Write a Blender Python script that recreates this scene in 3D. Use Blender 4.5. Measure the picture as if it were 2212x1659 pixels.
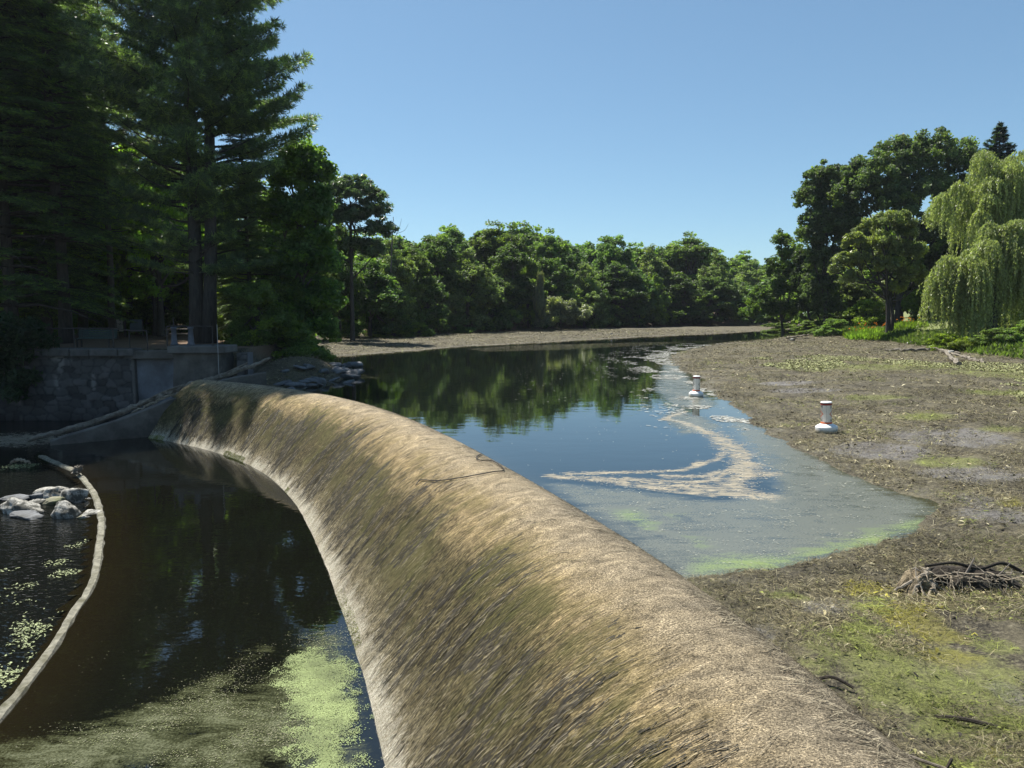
import bpy, bmesh, math, random
import numpy as np
from mathutils import Vector, Matrix
from mathutils.bvhtree import BVHTree
for o in list(bpy.data.objects): bpy.data.objects.remove(o)
S = bpy.context.scene
C = S.collection
R = math.radians

# ------------------------------------------------------------------ camera, sky, sun, exposure
HC = 3.6                                   # eye height above the pond
PITCH = math.atan(161.5/1597)
cam_d = bpy.data.cameras.new('camera'); cam_d.sensor_width = 36.0; cam_d.lens = 36.0*1597/2212
cam_d.clip_start = 0.1; cam_d.clip_end = 3000
cam = bpy.data.objects.new('camera', cam_d); C.objects.link(cam)
cam.location = (0, 0, HC); cam.rotation_euler = (math.pi/2 - PITCH, 0, 0)
S.camera = cam
SUN_EL, SUN_AZ = R(61), R(-38)             # azimuth from +Y towards +X
W_ = bpy.data.worlds.new('World'); S.world = W_; W_.use_nodes = True
wn = W_.node_tree.nodes; wl = W_.node_tree.links
sky = wn.new('ShaderNodeTexSky'); sky.sky_type = 'NISHITA'; sky.sun_disc = False
sky.sun_elevation = SUN_EL; sky.sun_rotation = SUN_AZ
sky.altitude = 0; sky.air_density = 0.8; sky.dust_density = 0.35; sky.ozone_density = 1.0
wn['Background'].inputs['Strength'].default_value = 0.097
gam = wn.new('ShaderNodeGamma'); gam.inputs['Gamma'].default_value = 0.75; wl.new(sky.outputs['Color'], gam.inputs['Color'])
tnt = wn.new('ShaderNodeMix'); tnt.data_type = 'RGBA'; tnt.blend_type = 'MULTIPLY'; tnt.inputs[0].default_value = 1.0
wl.new(gam.outputs['Color'], tnt.inputs[6]); tnt.inputs[7].default_value = (0.765, 1.0, 1.09, 1)
wl.new(tnt.outputs[2], wn['Background'].inputs['Color'])
sun_d = bpy.data.lights.new('sun', 'SUN'); sun_d.energy = 5.0; sun_d.angle = R(0.53); sun_d.color = (1.0, 0.955, 0.88)
sun = bpy.data.objects.new('sun', sun_d); C.objects.link(sun)
sdir = Vector((math.sin(SUN_AZ)*math.cos(SUN_EL), math.cos(SUN_AZ)*math.cos(SUN_EL), math.sin(SUN_EL)))
sun.rotation_euler = sdir.to_track_quat('Z', 'Y').to_euler(); sun.location = (0, 0, 60)
S.view_settings.view_transform = 'Standard'; S.view_settings.look = 'None'
S.view_settings.exposure = 0.95; S.view_settings.gamma = 1.0
try:
    S.cycles.max_bounces = 8; S.cycles.diffuse_bounces = 4; S.cycles.glossy_bounces = 3
    S.cycles.transmission_bounces = 3; S.cycles.transparent_max_bounces = 4
except Exception: pass

rng = np.random.default_rng(7)
random.seed(7)

# ------------------------------------------------------------------ helpers: photo point -> place in the world (used to read the layout)
def ray(u, v):
    x = (u-1106)/1597; q = -(v-829.5)/1597
    return np.array([x, math.cos(PITCH)+q*math.sin(PITCH), -math.sin(PITCH)+q*math.cos(PITCH)])
def onz(u, v, z=0.0):
    d = ray(u, v); t = (z-HC)/d[2]; return np.array([0, 0, HC])+t*d
def aty(u, v, Y):
    d = ray(u, v); return np.array([0, 0, HC])+d*(Y/d[1])

def tag(o, label=None, cat=None, group=None, kind=None):
    if label: o['label'] = label
    if cat: o['category'] = cat
    if group: o['group'] = group
    if kind: o['kind'] = kind
    return o
def thing(name, label, cat, loc=(0, 0, 0), rz=0.0, group=None):
    o = bpy.data.objects.new(name, None); C.objects.link(o)
    o.location = loc; o.rotation_euler = (0, 0, rz); o.empty_display_size = 0.3
    return tag(o, label, cat, group)
def make_mesh(name, V, F, mat=None, attrs=None, smooth=False, uv=None):
    me = bpy.data.meshes.new(name)
    V = np.asarray(V, dtype=np.float32).reshape(-1, 3)
    if isinstance(F, np.ndarray) and F.ndim == 2:
        k = F.shape[1]; n = len(F)
        me.vertices.add(len(V)); me.vertices.foreach_set('co', V.ravel())
        me.loops.add(n*k); me.loops.foreach_set('vertex_index', F.astype(np.int32).ravel())
        me.polygons.add(n); me.polygons.foreach_set('loop_start', np.arange(0, n*k, k, dtype=np.int32))
        me.update(calc_edges=True)
    else:
        me.from_pydata(V.tolist(), [], [list(map(int, f)) for f in F]); me.update()
    if attrs:
        for an, a in attrs.items():
            a = np.asarray(a, dtype=np.float32)
            if a.ndim == 1:
                me.attributes.new(an, 'FLOAT', 'POINT').data.foreach_set('value', a)
            else:
                if a.shape[1] == 3: a = np.concatenate([a, np.ones((len(a), 1), np.float32)], 1)
                me.attributes.new(an, 'FLOAT_COLOR', 'POINT').data.foreach_set('color', a.ravel())
    if uv is not None:
        ul = me.uv_layers.new(name='UVMap')
        li = np.empty(len(me.loops), np.int32); me.loops.foreach_get('vertex_index', li)
        ul.data.foreach_set('uv', np.asarray(uv, np.float32)[li].ravel())
    if smooth: me.polygons.foreach_set('use_smooth', np.ones(len(me.polygons), bool))
    if mat: me.materials.append(mat)
    return me
def obj(name, me, parent=None, loc=None):
    o = bpy.data.objects.new(name, me); C.objects.link(o)
    if parent: o.parent = parent
    if loc is not None: o.location = loc
    return o
class MB:
    """collects shapes and turns them into ONE mesh"""
    def __init__(s): s.V = []; s.F = []; s.n = 0
    def add(s, V, F):
        V = np.asarray(V, float).reshape(-1, 3); s.V.append(V)
        for f in F: s.F.append([int(i)+s.n for i in f])
        s.n += len(V); return s
    def box(s, c, d, rz=0.0, bev=0.0):
        x, y, z = d[0]/2, d[1]/2, d[2]/2
        b = min(bev, x*.9, y*.9, z*.9)
        if b <= 0:
            V = np.array([[i*x, j*y, k*z] for k in (-1, 1) for j in (-1, 1) for i in (-1, 1)], float)
            F = [(0, 2, 3, 1), (4, 5, 7, 6), (0, 1, 5, 4), (2, 6, 7, 3), (0, 4, 6, 2), (1, 3, 7, 5)]
        else:
            bm = bmesh.new(); bmesh.ops.create_cube(bm, size=1.0)
            for v in bm.verts: v.co = Vector((v.co.x*2*x, v.co.y*2*y, v.co.z*2*z))
            bmesh.ops.bevel(bm, geom=bm.edges[:], offset=b, segments=1, affect='EDGES')
            bm.verts.ensure_lookup_table(); V = np.array([v.co[:] for v in bm.verts]); F = [[v.index for v in f.verts] for f in bm.faces]; bm.free()
        ca, sa = math.cos(rz), math.sin(rz)
        V = V @ np.array([[ca, sa, 0], [-sa, ca, 0], [0, 0, 1]]) + np.array(c)
        return s.add(V, F)
    def tube(s, P, r, n=8, cap=True):
        V, F = tube(P, r, n, cap); return s.add(V, F)
    def lathe(s, prof, n=32, c=(0, 0, 0)):
        V = []; F = []
        for (r_, z) in prof:
            for k in range(n):
                a = 2*math.pi*k/n; V.append((c[0]+r_*math.cos(a), c[1]+r_*math.sin(a), c[2]+z))
        for i in range(len(prof)-1):
            for k in range(n):
                F.append((i*n+k, i*n+(k+1) % n, (i+1)*n+(k+1) % n, (i+1)*n+k))
        F.append(tuple(range(n-1, -1, -1))); F.append(tuple(range((len(prof)-1)*n, len(prof)*n)))
        return s.add(V, F)
    def build(s, name, mat, parent=None, smooth=False, loc=None):
        me = make_mesh(name, np.concatenate(s.V), s.F, mat, smooth=smooth)
        return obj(name, me, parent, loc)
def tube(P, r, n=8, cap=True):
    P = np.asarray(P, float); m = len(P); r = np.broadcast_to(np.asarray(r, float), (m,))
    T = np.gradient(P, axis=0); T /= np.linalg.norm(T, axis=1)[:, None]+1e-9
    ref = np.array([0, 0, 1.0]) if abs(T[0][2]) < .9 else np.array([1.0, 0, 0])
    V = []
    for i in range(m):
        a = np.cross(T[i], ref); a /= np.linalg.norm(a)+1e-9; b = np.cross(T[i], a)
        ref = -np.cross(T[i], a) if False else ref
        for k in range(n):
            t = 2*math.pi*k/n; V.append(P[i]+r[i]*(a*math.cos(t)+b*math.sin(t)))
    F = [(i*n+k, i*n+(k+1) % n, (i+1)*n+(k+1) % n, (i+1)*n+k) for i in range(m-1) for k in range(n)]
    if cap: F += [tuple(range(n-1, -1, -1)), tuple(range((m-1)*n, m*n))]
    return np.array(V), F
def spline(P, k=8):
    """Catmull-Rom through points"""
    P = np.asarray(P, float); Q = np.vstack([2*P[0]-P[1], P, 2*P[-1]-P[-2]]); out = []
    for i in range(1, len(Q)-2):
        for t in np.linspace(0, 1, k, endpoint=False):
            a, b, c, d = Q[i-1], Q[i], Q[i+1], Q[i+2]
            out.append(.5*((2*b)+(-a+c)*t+(2*a-5*b+4*c-d)*t*t+(-a+3*b-3*c+d)*t**3))
    out.append(P[-1]); return np.array(out)
def sdf(P, poly):
    """signed distance to a polygon, negative inside"""
    P = np.asarray(P, float)[:, :2]; poly = np.asarray(poly, float)[:, :2]; out = np.empty(len(P))
    A = poly; B = np.roll(poly, -1, 0)
    for s in range(0, len(P), 40000):
        p = P[s:s+40000]
        d2 = np.full(len(p), 1e18); ins = np.zeros(len(p), bool)
        for a, b in zip(A, B):
            e = b-a; w = p-a; t = np.clip((w@e)/(e@e+1e-12), 0, 1)
            q = w-t[:, None]*e; d2 = np.minimum(d2, (q*q).sum(1))
            c = (a[1] > p[:, 1]) != (b[1] > p[:, 1])
            if abs(b[1]-a[1]) > 1e-12:
                ins ^= c & (p[:, 0] < (b[0]-a[0])*(p[:, 1]-a[1])/(b[1]-a[1])+a[0])
        d = np.sqrt(d2); out[s:s+40000] = np.where(ins, -d, d)
    return out
def sstep(a, b, x):
    t = np.clip((x-a)/(b-a), 0, 1); return t*t*(3-2*t)
_h = np.random.default_rng(3).random((256, 256))
def vnoise(x, y):
    xi = np.floor(x).astype(int); yi = np.floor(y).astype(int); fx = x-xi; fy = y-yi
    fx = fx*fx*(3-2*fx); fy = fy*fy*(3-2*fy)
    g = lambda a, b: _h[a % 256, b % 256]
    return (g(xi, yi)*(1-fx)+g(xi+1, yi)*fx)*(1-fy)+(g(xi, yi+1)*(1-fx)+g(xi+1, yi+1)*fx)*fy
def fbm(x, y, o=4):
    s = 0; a = .5
    for i in range(o): s = s+a*vnoise(x+17*i, y+31*i); x = x*2.03; y = y*2.03; a *= .5
    return s

# ------------------------------------------------------------------ materials
def new_mat(name):
    m = bpy.data.materials.new(name); m.use_nodes = True
    nt = m.node_tree; return m, nt, nt.nodes, nt.links, nt.nodes['Principled BSDF']
def nd(n, t, **kw):
    x = n.new(t)
    for k, v in kw.items(): setattr(x, k, v)
    return x
def noise_node(n, l, vec, scale, detail=4, rough=.6, dist=0.0):
    x = n.new('ShaderNodeTexNoise'); x.inputs['Scale'].default_value = scale; x.inputs['Detail'].default_value = detail
    x.inputs['Roughness'].default_value = rough; x.inputs['Distortion'].default_value = dist
    if vec is not None: l.new(vec, x.inputs['Vector'])
    return x.outputs['Fac']
def ramp(n, l, fac, stops):
    x = n.new('ShaderNodeValToRGB'); e = x.color_ramp.elements
    while len(e) < len(stops): e.new(.5)
    for i, (p, c) in enumerate(stops):
        e[i].position = p; e[i].color = (c[0], c[1], c[2], 1) if not isinstance(c, (int, float)) else (c, c, c, 1)
    l.new(fac, x.inputs['Fac']); return x.outputs['Color']
def mixc(n, l, fac, a, b, bt='MIX'):
    x = n.new('ShaderNodeMix'); x.data_type = 'RGBA'; x.blend_type = bt
    for s, v in ((0, fac), (6, a), (7, b)):
        if isinstance(v, (int, float)): x.inputs[s].default_value = v
        elif isinstance(v, tuple): x.inputs[s].default_value = (*v, 1)
        else: l.new(v, x.inputs[s])
    return x.outputs[2]
def mth(n, l, op, a, b=None, c=None):
    x = n.new('ShaderNodeMath'); x.operation = op
    for i, v in enumerate((a, b, c)):
        if v is None: continue
        if isinstance(v, (int, float)): x.inputs[i].default_value = v
        else: l.new(v, x.inputs[i])
    return x.outputs[0]
def attr(n, name):
    x = n.new('ShaderNodeAttribute'); x.attribute_name = name; return x
def mapping(n, l, vec, scale):
    x = n.new('ShaderNodeMapping'); x.inputs['Scale'].default_value = scale; l.new(vec, x.inputs['Vector']); return x.outputs[0]
def bump(n, l, h, strength, dist, b):
    x = n.new('ShaderNodeBump'); x.inputs['Strength'].default_value = strength; x.inputs['Distance'].default_value = dist
    l.new(h, x.inputs['Height']); l.new(x.outputs['Normal'], b.inputs['Normal']); return x
def plain(name, col, rough=.7, var=.25, scale=6.0, metallic=0.0, spec=.4, bmp=0.0, dirt=None):
    m, nt, n, l, b = new_mat(name)
    co = n.new('ShaderNodeTexCoord').outputs['Object']
    f = noise_node(n, l, co, scale, 6, .65)
    c = ramp(n, l, f, [(.3, tuple(x*(1-var) for x in col)), (.7, tuple(min(1, x*(1+var)) for x in col))])
    if dirt: c = mixc(n, l, ramp(n, l, noise_node(n, l, co, scale*.35, 5, .7), [(.48, 0), (.66, 1)]), c, dirt)
    l.new(c, b.inputs['Base Color']); b.inputs['Roughness'].default_value = rough; b.inputs['Metallic'].default_value = metallic
    b.inputs['Specular IOR Level'].default_value = spec
    if bmp: bump(n, l, noise_node(n, l, co, scale*3, 6, .7), bmp, .03, b)
    return m
def leaf_mat(name, trans=.38, rough=.5, huevar=.03, valvar=.35, spec=.35):
    m, nt, n, l, b = new_mat(name)
    a = attr(n, 'tint').outputs['Color']
    oi = n.new('ShaderNodeObjectInfo').outputs['Random']
    hs = n.new('ShaderNodeHueSaturation'); l.new(a, hs.inputs['Color'])
    l.new(mth(n, l, 'MULTIPLY_ADD', oi, huevar*2, .5-huevar), hs.inputs['Hue'])
    l.new(mth(n, l, 'MULTIPLY_ADD', oi, valvar, 1-valvar/2), hs.inputs['Value'])
    l.new(hs.outputs['Color'], b.inputs['Base Color']); b.inputs['Roughness'].default_value = rough
    b.inputs['Specular IOR Level'].default_value = spec
    t = n.new('ShaderNodeBsdfTranslucent')
    l.new(mixc(n, l, 1.0, hs.outputs['Color'], (1.25, 1.45, .6), 'MULTIPLY'), t.inputs['Color'])
    mx = n.new('ShaderNodeMixShader'); mx.inputs[0].default_value = trans
    l.new(b.outputs[0], mx.inputs[1]); l.new(t.outputs[0], mx.inputs[2]); l.new(mx.outputs[0], n['Material Output'].inputs['Surface'])
    return m
def tint_mat(name, rough=.8, spec=.3):
    m, nt, n, l, b = new_mat(name)
    l.new(attr(n, 'tint').outputs['Color'], b.inputs['Base Color']); b.inputs['Roughness'].default_value = rough
    b.inputs['Specular IOR Level'].default_value = spec; return m
def bark_mat(name, col):
    m, nt, n, l, b = new_mat(name)
    co = n.new('ShaderNodeTexCoord').outputs['Object']
    f = noise_node(n, l, mapping(n, l, co, (9, 9, 1.4)), 1.0, 6, .7)
    l.new(ramp(n, l, f, [(.3, tuple(x*.4 for x in col)), (.7, tuple(x*1.4 for x in col))]), b.inputs['Base Color'])
    b.inputs['Roughness'].default_value = .9; bump(n, l, f, .8, .05, b); return m
M = {}
M['leaf'] = leaf_mat('leaf', .54, .5, .010, .4, .3); M['needle'] = leaf_mat('needle', .46, .40, .008, .3, .5); M['willowleaf'] = leaf_mat('willow_leaf', .48, .40, .01, .1, .4)
M['backlitleaf'] = leaf_mat('backlit_leaf', .62, .36, .012, .35, .5); M['bark'] = bark_mat('bark', (.09, .075, .06)); M['darkbark'] = bark_mat('dark_bark', (.055, .047, .04))
M['rock'] = plain('rock', (.40, .385, .34), .85, .6, 11, bmp=1.0, dirt=(.07, .068, .055))
_r = [x for x in M['rock'].node_tree.nodes if x.type == 'VALTORGB'][1].color_ramp.elements; _r[0].position = .43; _r[1].position = .56
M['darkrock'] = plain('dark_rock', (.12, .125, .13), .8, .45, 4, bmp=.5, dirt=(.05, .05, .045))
M['concrete'] = plain('concrete', (.12, .113, .103), .9, .3, 1.6, bmp=.5, dirt=(.07, .066, .055))
M['oldconcrete'] = plain('old_concrete', (.115, .105, .09), .9, .4, 1.3, bmp=.8, dirt=(.05, .045, .038))
M['bluegrey'] = plain('smooth_grey_concrete', (.18, .19, .21), .85, .2, 1.2, bmp=.2, dirt=(.10, .103, .107))
M['rail'] = plain('rusty_dark_metal', (.05, .042, .038), .6, .4, 20, .3, .4)
M['benchgreen'] = plain('green_bench_slats', (.03, .05, .042), .6, .3, 10)
M['greypost'] = plain('grey_painted_iron', (.09, .095, .11), .6, .25, 8)
M['whitepole'] = plain('white_pole', (.3, .3, .29), .5, .15, 8)
M['white'] = plain('white_plastic', (.78, .78, .76), .42, .05, 5, dirt=(.66, .65, .6))
_m = M['white']; _n = _m.node_tree.nodes; _l = _m.node_tree.links; _b = _n['Principled BSDF']; _c = _b.inputs['Base Color'].links[0].from_socket
_sx = _n.new('ShaderNodeSeparateXYZ'); _l.new(_n.new('ShaderNodeTexCoord').outputs['Object'], _sx.inputs[0])
_z = mth(_n, _l, 'ADD', _sx.outputs['Z'], mth(_n, _l, 'MULTIPLY', noise_node(_n, _l, _n.new('ShaderNodeTexCoord').outputs['Object'], 9, 5, .7), .09))
_l.new(mixc(_n, _l, ramp(_n, _l, _z, [(.055, .85), (.13, 0)]), _c, (.22, .19, .12)), _b.inputs['Base Color'])
M['red'] = plain('faded_red_band', (.26, .035, .025), .5, .2, 20)
M['orange'] = plain('orange_mark', (.62, .13, .04), .5, .1, 20)
M['black'] = plain('black_mark', (.015, .015, .02), .5, .1, 20)
M['driftwood'] = plain('driftwood', (.19, .165, .13), .85, .45, 7, bmp=.7, dirt=(.09, .075, .055))
M['root'] = plain('bleached_root', (.30, .25, .18), .85, .4, 14, bmp=.4, dirt=(.15, .12, .08))
M['darkwood_hollow'] = plain('dark_wood_and_hollow', (.035, .028, .02), .95, .5, 9, bmp=.8)
M['cable'] = plain('black_cable', (.02, .017, .015), .6, .2, 30)
M['wood'] = plain('weathered_wood', (.14, .12, .10), .8, .3, 9)
M['board'] = plain('pale_board', (.42, .40, .37), .8, .2, 2.5, dirt=(.3, .29, .27))
M['boardblue'] = plain('blue_grey_board', (.12, .15, .18), .7, .25, 2.5)
M['tint'] = tint_mat('weed_strands', .75); M['fleck'] = tint_mat('floating_flecks', .7)

# ------------------------------------------------------------------ the dam's lines in plan
_sil = np.array([(3.24, 4.0), (3.14, 5.6), (2.80, 7.1), (2.38, 8.68), (1.88, 9.91), (.83, 13.77), (-1.23, 18.26), (-6.3, 27.5), (-9.5, 30.6), (-12.6, 33.0)])
_pf = np.polyfit(_sil[:, 1], _sil[:, 0], 4)
ys = np.linspace(3.5, 33.6, 300); xs = np.polyval(_pf, ys)
s0 = (xs[1]-xs[0])/(ys[1]-ys[0])
ye = np.linspace(-5, 3.4, 60); xe = xs[0]+(ye-3.5)*s0
CR = np.stack([np.concatenate([xe, xs]), np.concatenate([ye, ys])], 1)
TG = np.gradient(CR, axis=0); TG /= np.linalg.norm(TG, axis=1)[:, None]
NM = np.stack([-TG[:, 1], TG[:, 0]], 1)            # towards downstream (left)
ARC = np.concatenate([[0], np.cumsum(np.linalg.norm(np.diff(CR, axis=0), axis=1))])
WID = np.interp(CR[:, 1], [-5, 8, 12, 16, 24, 33], [4.0, 3.93, 3.87, 3.86, 3.7, 3.4])
_pd = np.array([-.05, .0, .06, .18, .4, .75, 1.1, 1.5, 1.95, 2.4, 2.85, 3.25, 3.6, 3.85, 4.0, 4.3])
_pz = np.array([-1.2, -.05, .16, .30, .40, .47, .46, .36, .16, -.15, -.58, -1.02, -1.42, -1.70, -1.86, -2.3])
_kd = np.linspace(0, 1, 90)
_arcp = np.concatenate([[0], np.cumsum(np.hypot(np.diff(_pd), np.diff(_pz)))])
def prof(a):                                       # arc along profile -> offset, z (smooth)
    d = np.interp(a, _arcp, _pd); z = np.interp(a, _arcp, _pz); return d, z
PA = np.unique(np.concatenate([np.linspace(0, _arcp[1], 4), np.linspace(_arcp[1], _arcp[-1], 90)]))
_d, _z = prof(PA)
A_W = None
for _ in range(6):
    _d[3:-3] = (_d[2:-4]+2*_d[3:-3]+_d[4:-2])/4; _z[3:-3] = (_z[2:-4]+2*_z[3:-3]+_z[4:-2])/4
A_W = float(np.interp(1.80, -_z[20:], PA[20:]))        # where the face meets the lower water
def dam_point(arc, a):
    i = np.interp(arc, ARC, np.arange(len(ARC)))
    cx = np.interp(i, np.arange(len(ARC)), CR[:, 0]); cy = np.interp(i, np.arange(len(ARC)), CR[:, 1])
    nx = np.interp(i, np.arange(len(ARC)), NM[:, 0]); ny = np.interp(i, np.arange(len(ARC)), NM[:, 1])
    w = np.interp(i, np.arange(len(ARC)), WID)/4.0
    d = np.interp(a, PA, _d)*w; z = np.interp(a, PA, _z)
    return np.stack([cx+nx*d, cy+ny*d, z], -1)
def dam_offset_line(d): return CR+NM*(d*WID/4.0)[:, None]
_in = dam_offset_line(1.2)[::12]                   # a line inside the dam body

# ------------------------------------------------------------------ plan polygons
POND_SHORE_R = [(2.4, 9.6), (3.4, 9.88), (4.37, 10.35), (5.6, 11), (6.8, 11.9), (7.56, 12.8), (7.93, 13.56), (7.8, 14.45), (7.43, 15.25), (7.4, 17.1), (7.36, 19.5), (7.5, 22.2), (8.07, 26.4), (8.7, 31.5), (9.4, 37.9), (10.35, 47.2), (12.2, 56.6), (16, 66.4), (22.2, 78), (29.4, 86), (35.8, 96.4), (48, 115.8), (57, 131.6), (80, 152)]
POND_FAR = [(73, 156), (61.9, 144.8), (48.9, 131.6), (31.6, 111.3), (18, 98), (7.8, 86.3), (.7, 78), (-4.8, 72.2), (-8.4, 64.9), (-12.5, 57.7), (-14.8, 56.2), (-15.5, 52), (-12, 47), (-8.8, 42.6), (-8.4, 40.8), (-8.9, 38), (-9.6, 35.5), (-10.6, 34)]
_inpond = [tuple(p) for p in _in if 9 < p[1] < 32.5][::-1]
POND = POND_SHORE_R+POND_FAR+_inpond
POND = [tuple(p) for p in POND]
_inall = [tuple(p) for p in _in]
DOWN = [(-90, 37.3), (-13.2, 37.3), (-12.6, 34.5)]+_inall[::-1]+[(-90, -15)]
LAND = [(-90, 37.3), (-13.2, 37.3), (-13.0, 41), (-14, 46), (-18, 52), (-21, 58), (-27, 86), (-16, 96), (-8, 104), (2, 118), (15, 137), (35, 149), (65, 163), (120, 195), (120, 560), (-560, 560), (-560, 37.3)]
BANK = [(44.5, 107), (41, 95), (39.6, 86), (38.9, 77), (37.3, 67), (35.5, 60), (34, 54.6), (33.7, 49), (34.5, 42), (36, 30), (38, 10), (560, -20), (560, 560), (120, 300), (78, 165), (54, 130), (47, 115)]
_sdf0 = sdf
def pond_warp(P):
    P = np.asarray(P, float)[:, :2]; x, y = P[:, 0], P[:, 1]; k = np.clip(y/14, .6, 3)
    return np.stack([x+(fbm(x*.9, y*.9, 4)-.47)*.55*k+(fbm(x*4+9, y*4, 3)-.45)*.16, y+(fbm(x*.9+70, y*.9, 4)-.47)*.55*k+(fbm(x*4+33, y*4, 3)-.45)*.16], 1)
def sdf(P, poly): return _sdf0(pond_warp(P) if poly is POND else P, poly)
def S_poly(pts, z=0.0): return [tuple(onz(u, v, z)[:2]) for u, v in pts]
def ground_z(x, y):
    P = np.stack([x, y], 1)
    dp = sdf(P, POND); dl = -sdf(P, LAND); db = -sdf(P, BANK); dd = -sdf(P, DOWN)
    n1 = fbm(x*.35, y*.35, 4)-.47; n2 = fbm(x*1.6+9, y*1.6, 4)-.47
    far = sstep(14, 60, np.hypot(x, y))
    mud = .02+np.clip(dp, 0, 6)*.045+n1*.14+n2*.15*(1-.6*far)
    mud = np.where(dp < .8, np.minimum(mud, .03+np.clip(dp, 0, 1)*.10+n2*.05), mud)
    z = np.where(dp < 0, np.maximum(-.5, dp*.14)-.015, np.maximum(mud, .012))
    spit = (np.clip(1-np.hypot((x+11.4)/3.2, (y-39.4)/4.6), 0, 1))
    z = np.where(dp > -.2, z+.9*sstep(0, .9, spit), z)
    zl = .35+sstep(0, 2.4, dl)*1.15+np.clip((dl-6)/60, 0, 1)*1.5+n1*.3
    wallz = 1.62+n2*.08+np.clip((y-42)*.012, 0, .5)
    near = 1-sstep(43, 52, y)
    zl = np.where(dl > 0, zl*(1-near)+np.where((x < -13.4), wallz, zl)*near, z)
    z = np.where(dl > 0, zl, z)
    zb = .3+sstep(0, 1.6, db)*.45+np.clip(db, 0, 40)*.115+n1*.25
    z = np.where(db > 0, zb, z)
    zd = -2.55+n2*.25+sstep(0, 5, -27-x)*5.0
    z = np.where(dd > 0, zd, z)
    return z
def gz(x, y): return float(ground_z(np.array([float(x)]), np.array([float(y)]))[0])

# ------------------------------------------------------------------ ground (one sheet to the horizon)
gx = np.concatenate([-np.geomspace(600, 27, 26), np.linspace(-26, -14, 50)[:-1], np.linspace(-14, -3, 60)[:-1], np.linspace(-3, 14, 210)[:-1], np.linspace(14, 50, 150)[:-1], np.geomspace(50, 600, 50)])
gy = np.concatenate([np.linspace(-15, 3, 12)[:-1], np.linspace(3, 20, 190)[:-1], np.linspace(20, 45, 150)[:-1], np.linspace(45, 110, 150)[:-1], np.geomspace(110, 600, 60)])
GX, GY = np.meshgrid(gx, gy); fx, fy = GX.ravel(), GY.ravel()
fz = ground_z(fx, fy)
nxg, nyg = len(gx), len(gy)
idx = np.arange(nxg*nyg).reshape(nyg, nxg)
GF = np.stack([idx[:-1, :-1], idx[:-1, 1:], idx[1:, 1:], idx[1:, :-1]], -1).reshape(-1, 4)
P2 = np.stack([fx, fy], 1)
a_grass = sstep(.6, 2.4, -sdf(P2, BANK))
_ll = -sdf(P2, LAND)
a_needle = sstep(.0, .5, _ll)*(1-sstep(.3, 1, a_grass))
a_pond = sdf(P2, POND)
a_wet = np.clip(1-np.abs(a_pond-.3)/.9, 0, 1)
def blob(u, v, ru, rv, z=.25):
    c = onz(u, v, z); e = onz(u+ru, v, z); f_ = onz(u, v-rv, z); g_ = onz(u, v+rv, z)
    rx = abs(e[0]-c[0]); ry = max(.15, abs(f_[1]-g_[1])/2)
    return np.clip(1-np.hypot((fx-c[0])/rx, (fy-c[1])/ry), 0, 1)
a_green = np.zeros(len(fx)); a_yel = np.zeros(len(fx))
for q in [(2020, 1440, 330, 130), (1900, 1400, 230, 95), (1980, 1470, 230, 90), (1800, 1380, 110, 50), (2190, 1560, 120, 50), (2050, 1640, 130, 50), (1900, 1290, 120, 30), (2160, 1380, 80, 40), (1700, 1260, 90, 14), (2170, 930, 90, 12), (1900, 860, 120, 9), (1860, 1345, 90, 40), (2080, 1560, 180, 60), (2170, 1610, 120, 50), (1760, 1420, 70, 40), (2050, 985, 130, 22), (2000, 900, 110, 12), (1500, 1250, 60, 10), (2150, 810, 150, 16), (1900, 795, 250, 12), (2160, 850, 150, 8)]:
    a_green = np.maximum(a_green, sstep(0, .7, blob(*q)))
for q in [(1975, 1320, 110, 45), (2060, 1400, 110, 40), (2040, 1350, 100, 30), (1870, 1250, 80, 22), (2160, 1640, 80, 40), (2180, 1070, 60, 14)]:
    a_yel = np.maximum(a_yel, sstep(0, .7, blob(*q)))
a_grey = np.zeros(len(fx))
for q in [(2050, 940, 200, 30), (2150, 1090, 120, 30), (1900, 960, 170, 25), (2100, 1010, 170, 30), (1740, 840, 120, 8), (1700, 825, 100, 7), (2110, 1060, 60, 20), (1780, 1290, 70, 30), (1640, 1340, 60, 25), (2190, 1480, 60, 60)]:
    a_grey = np.maximum(a_grey, sstep(0, .6, blob(*q)))
a_dark = np.clip(1-np.abs(sdf(P2, DOWN)-1.9)/1.5, 0, 1)*(fy < 12)*(fy > 3)*sstep(.40, .55, fbm(fx*1.1, fy*1.1, 3))
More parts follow.
